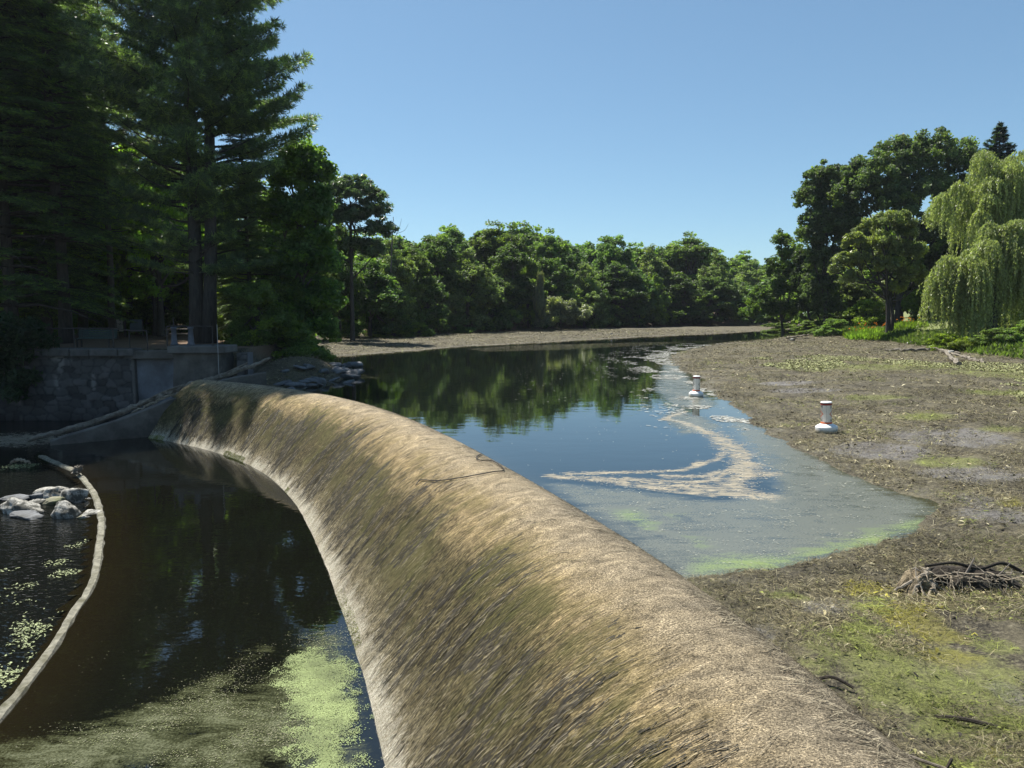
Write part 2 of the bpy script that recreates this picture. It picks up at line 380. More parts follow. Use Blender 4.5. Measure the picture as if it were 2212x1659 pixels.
def ground_mat():
    m, nt, n, l, b = new_mat('mud_and_bank')
    co = n.new('ShaderNodeNewGeometry').outputs['Position']
    na = noise_node(n, l, co, .9, 8, .68); nb = noise_node(n, l, co, 6.5, 6, .7); nc = noise_node(n, l, co, 26, 4, .7); nw = noise_node(n, l, co, .28, 4, .6)
    base = ramp(n, l, mth(n, l, 'ADD', mth(n, l, 'MULTIPLY', nb, .55), mth(n, l, 'MULTIPLY', nc, .45)), [(.36, (.012, .010, .007)), (.46, (.040, .034, .022)), (.55, (.095, .082, .054)), (.68, (.24, .215, .15))])
    base = mixc(n, l, ramp(n, l, na, [(.42, 0), (.62, 1)]), base, mixc(n, l, nb, (.03, .026, .018), (.21, .185, .11)))
    nmix = mth(n, l, 'ADD', mth(n, l, 'MULTIPLY', noise_node(n, l, co, 1.7, 8, .7, .8), .62), mth(n, l, 'MULTIPLY', nc, .38))
    def mask(a, w=.5, lo=.45, hi=.62, ns=None):
        at_ = attr(n, a).outputs['Fac']; s = mth(n, l, 'ADD', mth(n, l, 'MULTIPLY', at_, .7), mth(n, l, 'MULTIPLY', mth(n, l, 'SUBTRACT', ns or nmix, .5), w*2.2))
        s = mth(n, l, 'MULTIPLY', s, mth(n, l, 'MINIMUM', 1.0, mth(n, l, 'MULTIPLY', at_, 4)))
        return ramp(n, l, s, [(lo, 0), (hi, 1)])
    base = mixc(n, l, mth(n, l, 'MULTIPLY', mask('grey', .9, .4, .75), .7), base, mixc(n, l, nc, (.08, .075, .075), (.25, .235, .23)))
    base = mixc(n, l, mth(n, l, 'MULTIPLY', mask('green', .9, .35, .75), .75), base, mixc(n, l, nc, (.06, .07, .014), (.25, .27, .08)))
    base = mixc(n, l, mth(n, l, 'MULTIPLY', mask('yel', .9, .40, .80), .8), base, mixc(n, l, nc, (.07, .065, .012), (.25, .23, .05)))
    base = mixc(n, l, mth(n, l, 'MULTIPLY', mask('dark', .8, .35, .6), .85), base, (.014, .011, .008))
    ndl = mixc(n, l, nb, (.06, .035, .02), (.24, .16, .10))
    base = mixc(n, l, mask('needle', .05, .3, .5), base, ndl)
    grs = ramp(n, l, mth(n, l, 'MULTIPLY_ADD', nw, .5, mth(n, l, 'MULTIPLY', nb, .5)), [(.35, (.10, .125, .035)), (.65, (.20, .215, .085))])
    base = mixc(n, l, mask('grass', .1, .3, .5), base, grs)
    l.new(base, b.inputs['Base Color'])
    wet = mth(n, l, 'MULTIPLY', mth(n, l, 'MAXIMUM', mask('wet', .5), mask('grey', .9)), ramp(n, l, na, [(.4, 0), (.6, 1)]))
    l.new(mth(n, l, 'MULTIPLY_ADD', wet, -.5, .9), b.inputs['Roughness'])
    b.inputs['Specular IOR Level'].default_value = .35
    h = mth(n, l, 'ADD', mth(n, l, 'MULTIPLY', nb, .7), mth(n, l, 'MULTIPLY', nc, .3))
    bump(n, l, h, .9, .09, b)
    return m
g_me = make_mesh('ground', np.stack([fx, fy, fz], 1), GF, ground_mat(), dict(grass=a_grass, needle=a_needle, wet=a_wet, green=a_green, yel=a_yel, grey=a_grey, dark=a_dark), smooth=True)
tag(obj('ground', g_me), kind='structure')

# ------------------------------------------------------------------ water sheets
def water_mat(name, deep, shallow, bscale, bstr, masks=True, fcol=((.04, .048, .036), (.19, .19, .15)), acol=((.07, .11, .025), (.24, .30, .10))):
    m, nt, n, l, b = new_mat(name)
    co = n.new('ShaderNodeNewGeometry').outputs['Position']
    nb = noise_node(n, l, mapping(n, l, co, (1, 1.0, 1)), 5, 5, .65); nc = noise_node(n, l, co, 30, 3, .7); na = noise_node(n, l, co, 1.1, 5, .65, 1.5)
    col = mixc(n, l, attr(n, 'shallow').outputs['Fac'], deep, shallow)
    rough = attr(n, 'film').outputs['Fac']
    if masks:
        def mask(a, w, lo, hi, ns):
            s = mth(n, l, 'ADD', attr(n, a).outputs['Fac'], mth(n, l, 'MULTIPLY', mth(n, l, 'SUBTRACT', ns, .5), w*2))
            return ramp(n, l, s, [(lo, 0), (hi, 1)])
        ns_s = noise_node(n, l, mapping(n, l, co, (.55, 2.2, 1)), 1.3, 7, .7, 1.8)
        mix_ns = mth(n, l, 'ADD', mth(n, l, 'MULTIPLY', ns_s, .36), mth(n, l, 'ADD', mth(n, l, 'MULTIPLY', na, .36), mth(n, l, 'MULTIPLY', nc, .28)))
        fm = mask('film', 1.5, .32, .80, mix_ns); gm = mask('algae', 1.3, .42, .85, mix_ns); fo = noise_node(n, l, mapping(n, l, co, (1.1, 2.6, 1)), 1.6, 7, .72, 2.2); om = mask('foam', 1.15, .40, .85, fo)
        col = mixc(n, l, mth(n, l, 'MULTIPLY', fm, .9), col, mixc(n, l, nc, *fcol))
        col = mixc(n, l, mth(n, l, 'MULTIPLY', gm, .85), col, mixc(n, l, nc, *acol))
        col = mixc(n, l, mth(n, l, 'MULTIPLY', om, .9), col, mixc(n, l, nc, (.17, .14, .09), (.44, .39, .29)))
        cover = mth(n, l, 'MAXIMUM', mth(n, l, 'MULTIPLY', gm, .75), mth(n, l, 'MAXIMUM', om, mth(n, l, 'MULTIPLY', fm, .5)))
        l.new(mth(n, l, 'MULTIPLY_ADD', cover, .55, .02), b.inputs['Roughness'])
        l.new(mth(n, l, 'MULTIPLY_ADD', cover, -.62, .9), b.inputs['Specular IOR Level'])
    else:
        b.inputs['Roughness'].default_value = .03; b.inputs['Specular IOR Level'].default_value = .6
    l.new(col, b.inputs['Base Color']); b.inputs['IOR'].default_value = 1.45
    w1 = noise_node(n, l, mapping(n, l, co, (.8, 1.3, 1)), bscale, 3, .5); w2 = noise_node(n, l, mapping(n, l, co, (.9, 1.5, 1)), bscale*5, 2, .5)
    rp = attr(n, 'ripple').outputs['Fac']
    h = mth(n, l, 'ADD', mth(n, l, 'MULTIPLY', w1, .6), mth(n, l, 'MULTIPLY', w2, mth(n, l, 'MULTIPLY_ADD', rp, 1.6, .10)))
    bump(n, l, h, 1.0, bstr, b)
    return m
def grid_water(name, xs_, ys_, z, keep, mat, attrs):
    X, Y = np.meshgrid(xs_, ys_); x, y = X.ravel(), Y.ravel()
    i = np.arange(len(x)).reshape(len(ys_), len(xs_))
    F = np.stack([i[:-1, :-1], i[:-1, 1:], i[1:, 1:], i[1:, :-1]], -1).reshape(-1, 4)
    k = keep(x, y); F = F[k[F].any(1)]
    u, inv = np.unique(F, return_inverse=True); F = inv.reshape(F.shape); x, y = x[u], y[u]
    me = make_mesh(name, np.stack([x, y, np.full(len(x), z)], 1), F, mat, attrs(x, y), smooth=True)
    return tag(obj(name, me), kind='structure')
FOAM = [([(1200, 1028), (1300, 1041), (1420, 1054), (1540, 1066), (1650, 1072)], 0.274), ([(1228, 1022), (1380, 1020), (1480, 1012), (1545, 988), (1568, 960)], 0.172), ([(1500, 1055), (1580, 1060), (1640, 1072)], 0.445), ([(1590, 1050), (1605, 1032), (1665, 1024)], 0.343), ([(1610, 1024), (1600, 990), (1565, 955), (1530, 935)], 0.445), ([(1545, 950), (1500, 922), (1455, 908), (1430, 905), (1480, 890)], 0.206), ([(1260, 1030), (1400, 1038), (1520, 1040), (1590, 1020)], 0.224), ([(1320, 1034), (1430, 1046), (1540, 1052)], 0.221), ([(1430, 1030), (1530, 1026), (1600, 1008)], 0.221)]
FOAM = [(np.array([onz(u, v, 0)[:2] for u, v in p]), w) for p, w in FOAM]
def pline(P, line):
    d = np.full(len(P), 9e9); L = spline(line, 5)
    for a, b_ in zip(L[:-1], L[1:]):
        e = b_-a; w = P-a; q = np.clip((w@e)/(e@e+1e-9), 0, 1); d = np.minimum(d, np.hypot(*(w-q[:, None]*e).T))
    return d
def foam_field(x, y):
    P = np.stack([x+(fbm(x*1.2, y*1.2, 3)-.47)*.35, y+(fbm(x*1.2+50, y*1.2, 3)-.47)*.35], 1); r = np.zeros(len(x)); near_ = (y > 9) & (y < 26) & (x < 9)
    for L, w in FOAM:
        q = np.zeros(len(x)); q[near_] = np.clip(1-(pline(P[near_], L)/(w*1.5))**1.5, 0, 1); r = np.maximum(r, q)
    return r
FILM = [S_poly(p) for p in ([(1215, 1042), (1400, 1062), (1550, 1082), (1680, 1060), (1640, 1010), (1590, 930), (1470, 880), (1430, 900), (1470, 940), (1560, 930), (1590, 900), (1700, 950), (1870, 1040), (2040, 1100), (1900, 1190), (1640, 1240), (1470, 1262), (1320, 1150), (1180, 1045)],
        [(1450, 880), (1410, 840), (1430, 790), (1460, 770), (1500, 830), (1560, 880)])]
ALG = [S_poly(p) for p in ([(1310, 1105), (1380, 1100), (1430, 1130), (1400, 1150), (1340, 1130)], [(1430, 1110), (1490, 1108), (1480, 1135)], [(1470, 1200), (1560, 1195), (1700, 1190), (1900, 1140), (2040, 1100), (2030, 1125), (1900, 1190), (1640, 1245), (1480, 1250)], [(1480, 1160), (1530, 1165), (1520, 1200)])]
def union(x, y, polys, w):
    P = np.stack([x, y], 1); r = np.zeros(len(x))
    for p in polys: r = np.maximum(r, sstep(w, -w, sdf(P, p)))
    return r
RIP = [S_poly(p) for p in ([(1010, 754), (1120, 747), (1300, 742), (1480, 738), (1480, 741), (1330, 750), (1180, 757), (1050, 760)], [(1480, 738), (1700, 730), (1760, 726), (1600, 735), (1500, 741)], [(1430, 760), (1600, 742), (1560, 750), (1470, 770), (1430, 800)])]
def pond_attrs(x, y):
    P = np.stack([x, y], 1); d = -sdf(P, POND)
    dz = 1-sstep(0.1, 2.2, d); 
    return dict(foam=foam_field(x, y)*.72, film=union(x, y, FILM, .5)*.80, algae=union(x, y, ALG, .6)*.82, ripple=union(x, y, RIP, .9), shallow=dz)
wx = np.concatenate([np.linspace(-18, -1, 90)[:-1], np.linspace(-1, 10, 200)[:-1], np.linspace(10, 85, 120)])
wy = np.concatenate([np.linspace(8.5, 24, 230)[:-1], np.linspace(24, 60, 150)[:-1], np.linspace(60, 160, 150)])
grid_water('pond_water', wx, wy, 0.0, lambda x, y: sdf(np.stack([x, y], 1), POND) < .5,
           water_mat('pond_water', (.006, .009, .006), (.05, .05, .03), .9, .007), pond_attrs)

# lower pool
SILL_S = [(88, 980), (125, 996), (165, 1015), (200, 1055), (215, 1095), (219, 1130), (215, 1165), (205, 1230), (185, 1275), (160, 1310), (110, 1390), (50, 1470), (0, 1530), (-60, 1600), (-150, 1700)]
SILL = [onz(u, v, -1.70)[:2] for u, v in SILL_S]; SILL.append(SILL[-1]+np.array([-.2, -5.0])); SILL.append(SILL[-1]+np.array([0, -6.0]))
SILL = spline(np.array(SILL), 6)
_foot = dam_offset_line(3.3)
POOL = [tuple(p) for p in SILL]+[(-5, -12), (0, -12)]+[tuple(p) for p in _foot[::8]]+[(-15, 32.2), (-18, 29)]
GREEN = [onz(u, v, -1.8)[:2] for u, v in [(630, 1440), (670, 1405), (725, 1410), (745, 1500), (748, 1600), (740, 1700), (655, 1700), (665, 1560), (635, 1490)]]
GREEN = [tuple(p) for p in GREEN]
SCUM = [tuple(onz(u, v, -1.8)[:2]) for u, v in [(640, 1372), (700, 1350), (760, 1355), (785, 1420), (800, 1700), (-40, 1700), (-30, 1610), (180, 1560), (350, 1500), (480, 1450), (560, 1395), (590, 1385), (600, 1400), (520, 1470), (560, 1460), (600, 1440)]]
def pool_attrs(x, y):
    P = np.stack([x, y], 1)
    return dict(foam=np.zeros(len(x)), film=sstep(.5, -.6, sdf(P, SCUM))*.60, algae=sstep(.35, -.45, sdf(P, GREEN)+(fbm(x*1.5, y*1.5, 3)-.47)*.7)*.70, ripple=np.zeros(len(x))+.05, shallow=1-sstep(0, 1.4, sdf(P, [tuple(p) for p in SILL]+[(-40, -18), (-40, 30)])))
px_ = np.concatenate([np.linspace(-19.5, -8, 50)[:-1], np.linspace(-8, 2.5, 130)]); py_ = np.concatenate([np.linspace(-12, 5, 20)[:-1], np.linspace(5, 16, 150)[:-1], np.linspace(16, 33.5, 70)])
grid_water('lower_pool_water', px_, py_, -1.80, lambda x, y: sdf(np.stack([x, y], 1), POOL) < 0.12,
           water_mat('lower_pool_water', (.0045, .005, .0035), (.010, .008, .004), .7, .010, True, ((.03, .034, .014), (.12, .13, .06)), ((.09, .12, .035), (.22, .28, .10))), pool_attrs)
def zero_attrs(x, y): 
    rp = np.exp(-((x+21)**2/14+(y-31)**2/6))
    return dict(shallow=x*0+.2, film=x*0, foam=rp*.75, algae=x*0, ripple=.5+rp*2)
grid_water('stream_water', np.linspace(-34, -5, 90), np.linspace(-12, 37, 120), -1.90, lambda x, y: x < 90,
           water_mat('stream_water', (.004, .005, .005), (.012, .011, .008), 1.2, .03), zero_attrs)

# ------------------------------------------------------------------ the dam
def dam_mat():
    m, nt, n, l, b = new_mat('dried_algae_on_concrete')
    uv = n.new('ShaderNodeUVMap').outputs['UV']
    sx = n.new('ShaderNodeSeparateXYZ'); l.new(uv, sx.inputs[0]); v = mth(n, l, 'DIVIDE', sx.outputs['Y'], A_W)
    slit = noise_node(n, l, mapping(n, l, uv, (24, 2.0, 1)), 1.0, 5, .65, .35)
    st2 = noise_node(n, l, mapping(n, l, uv, (44, 8.5, 1)), 1.0, 5, .72, .4)
    big = noise_node(n, l, mapping(n, l, uv, (.45, .7, 1)), 1.0, 6, .65)
    mid = noise_node(n, l, mapping(n, l, uv, (2.6, 1.0, 1)), 1.0, 5, .65, .5)
    grain = noise_node(n, l, mapping(n, l, uv, (60, 48, 1)), 1.0, 5, .8, .6)
    fine = noise_node(n, l, mapping(n, l, uv, (70, 24, 1)), 1.0, 4, .75)
    def rmp(x, s): return ramp(n, l, x, s)
    def dev(x, k): return mth(n, l, 'MULTIPLY', mth(n, l, 'SUBTRACT', x, .5), k)
    vj = mth(n, l, 'ADD', v, mth(n, l, 'ADD', dev(mid, .22), dev(big, .22)))
    col = rmp(vj, [(.17, (.10, .08, .05)), (.25, (.205, .172, .122)), (.42, (.275, .222, .142)), (.54, (.26, .196, .10)), (.65, (.088, .072, .032)), (.84, (.085, .069, .033)), (.93, (.18, .15, .09))])
    face = rmp(vj, [(.46, 0), (.62, 1)])
    # crest grain: short curled light and dark flecks
    g = rmp(grain, [(.39, .22), (.47, .80), (.53, 1.2), (.60, 2.3)])
    s = rmp(mth(n, l, 'ADD', mth(n, l, 'MULTIPLY', st2, .6), mth(n, l, 'MULTIPLY', fine, .4)), [(.41, .12), (.475, .72), (.53, 1.35), (.60, 2.7)])
    col = mixc(n, l, 1.0, col, mixc(n, l, face, g, s), 'MULTIPLY')
    blot = noise_node(n, l, mapping(n, l, uv, (3.2, 2.4, 1)), 1.0, 7, .72, 1.2)
    col = mixc(n, l, 1.0, col, rmp(blot, [(.34, .42), (.46, .90), (.54, 1.05), (.66, 1.65)]), 'MULTIPLY')
    gm = mth(n, l, 'MULTIPLY', rmp(mth(n, l, 'ADD', mth(n, l, 'MULTIPLY', big, .6), mth(n, l, 'MULTIPLY', mid, .4)), [(.46, 0), (.60, 1)]), rmp(v, [(.44, 0), (.56, 1), (.80, 1), (.90, .2)]))
    col = mixc(n, l, mth(n, l, 'MULTIPLY', gm, .7), col, mixc(n, l, st2, (.03, .034, .008), (.14, .138, .04)))
    # clefts running down the face, their shade painted into the colour
    patch = rmp(mth(n, l, 'ADD', mth(n, l, 'MULTIPLY', big, .5), mth(n, l, 'MULTIPLY', mid, .5)), [(.40, 1), (.62, .25)])
    dk = mth(n, l, 'MULTIPLY', mth(n, l, 'MULTIPLY', rmp(slit, [(.405, 1), (.455, 0)]), patch), rmp(v, [(.40, 0), (.52, 1), (.88, 1), (.95, 0)]))
    col = mixc(n, l, mth(n, l, 'MULTIPLY', dk, .82), col, (.016, .013, .008))
    # golden patches
    col = mixc(n, l, mth(n, l, 'MULTIPLY', rmp(big, [(.55, 0), (.7, 1)]), .22), col, mixc(n, l, st2, (.10, .075, .03), (.34, .27, .15)))
    # pour joints wander across the dam every few metres
    jt = mth(n, l, 'ABSOLUTE', mth(n, l, 'SUBTRACT', mth(n, l, 'FRACT', mth(n, l, 'DIVIDE', mth(n, l, 'ADD', sx.outputs['X'], dev(noise_node(n, l, mapping(n, l, uv, (1.5, 1.1, 1)), 1.0, 6, .7), .55)), 4.9)), .5))
    col = mixc(n, l, mth(n, l, 'MULTIPLY', rmp(jt, [(.0012, 1), (.0030, 0)]), rmp(blot, [(.42, .0), (.52, .85)])), col, (.03, .025, .016))
    # bleached foot
    tb = mth(n, l, 'MULTIPLY', rmp(mth(n, l, 'ADD', v, mth(n, l, 'ADD', dev(st2, .16), dev(mid, .16))), [(.925, 0), (.975, 1)]), rmp(noise_node(n, l, mapping(n, l, uv, (.9, .3, 1)), 1.0, 5, .75), [(.38, .25), (.56, .95)]))
    col = mixc(n, l, tb, col, rmp(mth(n, l, 'ADD', mth(n, l, 'MULTIPLY', fine, .5), mth(n, l, 'MULTIPLY', grain, .5)), [(.40, (.09, .07, .04)), (.46, (.36, .31, .21)), (.52, (.68, .63, .50)), (.60, (.85, .80, .68))]))
    l.new(col, b.inputs['Base Color']); b.inputs['Roughness'].default_value = .92; b.inputs['Specular IOR Level'].default_value = .2
    h = mth(n, l, 'ADD', mth(n, l, 'MULTIPLY', slit, face), mth(n, l, 'ADD', mth(n, l, 'MULTIPLY', st2, .35), mth(n, l, 'MULTIPLY', grain, .22)))
    bump(n, l, h, 1.0, .10, b)
    return m
na_, npf = 420, len(PA)
arcs = np.linspace(ARC[0], ARC[-1], na_)
AA, PP = np.meshgrid(arcs, PA, indexing='ij')
dv = dam_point(AA.ravel(), PP.ravel())
rough = (fbm(AA.ravel()*.5, PP.ravel()*.5+50, 3)-.45)*.07+(fbm(AA.ravel()*4, PP.ravel()*.8, 3)-.45)*.025*sstep(2.4, 3.2, PP.ravel())
dv[:, 2] += rough*sstep(1.2, 2.0, PP.ravel())
di = np.arange(na_*npf).reshape(na_, npf)
DF = np.stack([di[:-1, :-1], di[1:, :-1], di[1:, 1:], di[:-1, 1:]], -1).reshape(-1, 4)
dam = thing('dam', 'long curved concrete dam crusted with brown dried algae between pond and lower pool', 'dam', (0, 0, 0))
dam_me = make_mesh('spillway', dv, DF, dam_mat(), smooth=True, uv=np.stack([AA.ravel(), PP.ravel()], 1))
obj('spillway', dam_me, dam)
dam_bvh = BVHTree.FromPolygons([tuple(v) for v in dv], [tuple(f) for f in DF])
def on_dam(u, v):
    d = ray(u, v); h = dam_bvh.ray_cast(Vector((0, 0, HC)), Vector(d).normalized()); return None if h[0] is None else np.array(h[0])
# loose dried strands, plus dark blades painted as shaded clefts and pale ones as glints
def strands_on_dam(N, seed, mode=0):
    r = np.random.default_rng(seed)
    yy = 3.5+(33-3.5)*r.random(N*3)**2.1; 
    arc = np.interp(yy, CR[:, 1], ARC); a = 1.25+r.random(N*3)**.85*(A_W-1.2)
    keep = fbm(arc*6, a*.8, 3)+r.random(N*3)*.5 > .55
    if mode == 3: a = 1.18+.75*r.random(N*3)**1.5; keep = fbm(arc*2.5, a*3, 3)+.35*r.random(N*3) > .58
    elif mode: keep = (fbm(arc*7+11, a*1.1, 4)+.5*(fbm(arc*.7, a*.9+4, 3)-.45)+.25*r.random(N*3) > (.64 if mode == 1 else .58)) & (r.random(N*3) < sstep(2.5, 4.2, a)**1.4*sstep(A_W*.97, A_W*.88, a))
    arc, a = arc[keep][:N], a[keep][:N]; n = len(arc)
    p = dam_point(arc, a); dist = np.linalg.norm(p-np.array([0, 0, HC]), axis=1)
    cr_ = np.clip((3.0-a)/.9, 0, 1)                    # 1 on the crest, 0 on the face
    L = np.where(r.random(n) < cr_, .02+.05*r.random(n)**1.5, .05+.16*r.random(n)**2)*(.7+dist/26); w = (.0012+.0017*r.random(n))*(.5+dist/12)*np.where(r.random(n) < .05, 2.2, 1)
    ang = r.normal(0, .20, n)+r.normal(0, 1.4, n)*cr_
    ds = np.stack([np.sin(ang), np.cos(ang)], 1)
    drk = (fbm(arc*13, a*.9+7, 4)+.35*(fbm(arc*.9+30, a*.8, 3)-.45) < .405)&(r.random(n) < .85*sstep(2.3, 4.2, a)*sstep(A_W*.96, A_W*.86, a)); L = np.where(drk, L*1.5, L); w = np.where(drk, w*1.7, w)
    segs = []
    if mode == 1: drk[:] = True; L = (.05+.20*r.random(n)**2.2)*(.8+dist/30); w = (.0034+.0050*r.random(n))*(.45+dist/11); ang = r.normal(0, .08, n)
    if mode == 2: drk[:] = False; L = (.04+.14*r.random(n)**2)*(.8+dist/30); w = (.0012+.0015*r.random(n))*(.45+dist/11); ang = r.normal(0, .10, n)
    if mode == 3: drk[:] = False; L = (.06+.30*r.random(n)**2)*(.8+dist/30); w = (.0016+.0030*r.random(n))*(.45+dist/11); ang = r.normal(0, .45, n)+np.where(r.random(n) < .5, 1.9, -1.2)
    curl = r.normal(0, .14 if mode in (0, 3) else .05, n)
    for k, (t, lift) in enumerate(((0, .0), (.5, .6), (1, 1.0))):
        ar = arc+ds[:, 0]*L*t+curl*L*t*t*.5; aa = np.clip(a+ds[:, 1]*L*t, 1.1, A_W+.1)
        c = dam_point(ar, aa); c2 = dam_point(ar+.02, aa); sd = c2-c; sd /= np.linalg.norm(sd, axis=1)[:, None]
        c3 = dam_point(ar, aa+.02); tn = c3-c; nm = np.cross(sd, tn); nm /= np.linalg.norm(nm, axis=1)[:, None]+1e-9
        nm *= np.sign(nm[:, 2:3]+1e-9)
        lf = (.003+lift*(.001 if mode == 1 else 1)*(.004+.012*r.random(n)))[:, None]
        tw = (1-.55*t)
        segs.append((c+nm*lf-sd*(w*tw)[:, None], c+nm*lf+sd*(w*tw)[:, None]))
    V = np.stack([segs[0][0], segs[0][1], segs[1][0], segs[1][1], segs[2][0], segs[2][1]], 1).reshape(-1, 3)
    b = np.arange(n)*6
    F = np.concatenate([np.stack([b, b+1, b+3, b+2], 1), np.stack([b+2, b+3, b+5, b+4], 1)])
    t = a/A_W
    pal = np.array([[.25, .22, .17], [.29, .25, .18], [.29, .23, .13], [.18, .15, .07], [.20, .17, .09], [.60, .54, .42]])
    pos = np.array([.2, .36, .5, .62, .86, .975])
    tj = t+r.normal(0, .05, n); col = np.stack([np.interp(tj, pos, pal[:, k]) for k in range(3)], 1)
    gr = (fbm(arc*.5+20, a*.6, 3)+.35*(fbm(arc*9, a*1.2, 3)-.45) > .5)[:, None]*(t > .42)[:, None]*(t < .8)[:, None]
    col = np.where(gr & (r.random(n) < .6)[:, None], col*np.array([.75, .85, .5]), col)
    col = col*(.3+1.15*r.random(n)**1.4)[:, None]*np.where(drk, .20, 1.0)[:, None]
    if mode == 3: col = np.where((r.random(n) < .45)[:, None], np.array([.05, .04, .025])[None], np.array([.36, .31, .21])[None])*(.4+.9*r.random(n))[:, None]
    if mode == 1: col = np.array([.022, .018, .010])[None]*(.4+1.4*r.random(n))[:, None]  # flush dark blades stand in for the shade of slits in the face
    if mode == 2: col = np.array([.34, .29, .19])[None]*(.5+.8*r.random(n))[:, None]  # pale strands put in as painted glints
    return V, F, np.repeat(np.clip(col, .005, .75), 6, 0)
_p = [strands_on_dam(14000, 11), strands_on_dam(38000, 12, 1), strands_on_dam(5000, 13, 2), strands_on_dam(22000, 14, 3)]; _o = np.cumsum([0]+[len(q[0]) for q in _p])
V = np.concatenate([q[0] for q in _p]); F = np.concatenate([q[1]+_o[i] for i, q in enumerate(_p)]); c = np.concatenate([q[2] for q in _p])
tag(obj('algae_strands_and_clefts', make_mesh('algae_strands_and_clefts', V, F, M['tint'], dict(tint=c)), dam), kind='stuff')
V, F, c = [], [], []
_r = np.random.default_rng(77); _n = 70000; _arc = ARC[-1]*_r.random(_n)**1.6; _a = A_W*(.962+.04*_r.random(_n))
_k = (fbm(_arc*.55+3, _arc*0, 2) > .47) & (_a/A_W > .962+.02*fbm(_arc*2, _arc*0, 2)); _arc, _a = _arc[_k], _a[_k]; _p = dam_point(_arc, _a); _n = len(_p)
_ax = _r.normal(size=(_n, 3))+np.array([-.4, -.2, .8]); _ax /= np.linalg.norm(_ax, axis=1)[:, None]; _sd = np.cross(_ax, _r.normal(size=(_n, 3))); _sd /= np.linalg.norm(_sd, axis=1)[:, None]
_L = (.010+.016*_r.random(_n))[:, None]; V = np.stack([_p, _p+_ax*_L*.5+_sd*.007, _p+_ax*_L, _p+_ax*_L*.5-_sd*.007], 1).reshape(-1, 3); F = np.arange(_n*4).reshape(-1, 4)
tag(obj('moss', make_mesh('moss', V, F, M['tint'], dict(tint=np.repeat(np.array((.20, .24, .02))[None]*(.4+.9*_r.random(_n))[:, None], 4, 0))), dam), kind='stuff')
# spheres used for rocks
def ico(sub=3):
    bm = bmesh.new(); bmesh.ops.create_icosphere(bm, subdivisions=sub, radius=1)
    V = np.array([v.co[:] for v in bm.verts]); F = np.array([[v.index for v in f.verts] for f in bm.faces]); bm.free(); return V, F
ICO3 = ico(3); ICO4 = ico(4)

# ------------------------------------------------------------------ wing wall, stone wall, pier
ww = thing('wing_wall', 'low sloping concrete wall running down from the far end of the dam', 'wall', (0, 0, 0))
wp = [(-11.3, 33.75, .75), (-12.6, 33.0, .55), (-13.6, 32.5, .25), (-15.0, 31.6, -.38), (-16.5, 30.6, -1.0), (-17.75, 29.75, -1.40), (-18.5, 29.25, -1.62)]
V = []; F = []
for i, (x, y, z) in enumerate(wp):
    a = np.array(wp[min(i+1, len(wp)-1)][:2])-np.array(wp[max(i-1, 0)][:2]); a /= np.linalg.norm(a); nrm = np.array([-a[1], a[0]])
    for k, (o_, zz) in enumerate(((.24, -2.6), (.20, z-.03), (.16, z), (-.18, z+.01), (-.22, z-.04), (-.26, -2.6))):
        V.append((x+nrm[0]*o_, y+nrm[1]*o_, zz))
for i in range(len(wp)-1):
    for k in range(5): F.append((i*6+k, i*6+k+1, i*6+7+k, i*6+6+k))
F.append((0, 1, 2, 3, 4, 5)); F.append(tuple((len(wp)-1)*6+k for k in (5, 4, 3, 2, 1, 0)))
bm = bmesh.new(); vs = [bm.verts.new(v) for v in V]; [bm.faces.new([vs[i] for i in f]) for f in F]
bmesh.ops.recalc_face_normals(bm, faces=bm.faces[:]); bmesh.ops.subdivide_edges(bm, edges=bm.edges[:], cuts=4, use_grid_fill=True)
for v in bm.verts:
    q = fbm(np.array([v.co.x*3+v.co.z*2]), np.array([v.co.y*3+v.co.z]), 3)[0]-.47
    if v.co.z > -2.4: v.co.z += q*.09; v.co.x += q*.05
me = bpy.data.meshes.new('wall_body'); bm.to_mesh(me); bm.free(); me.materials.append(M['oldconcrete']); obj('wall_body', me, ww)

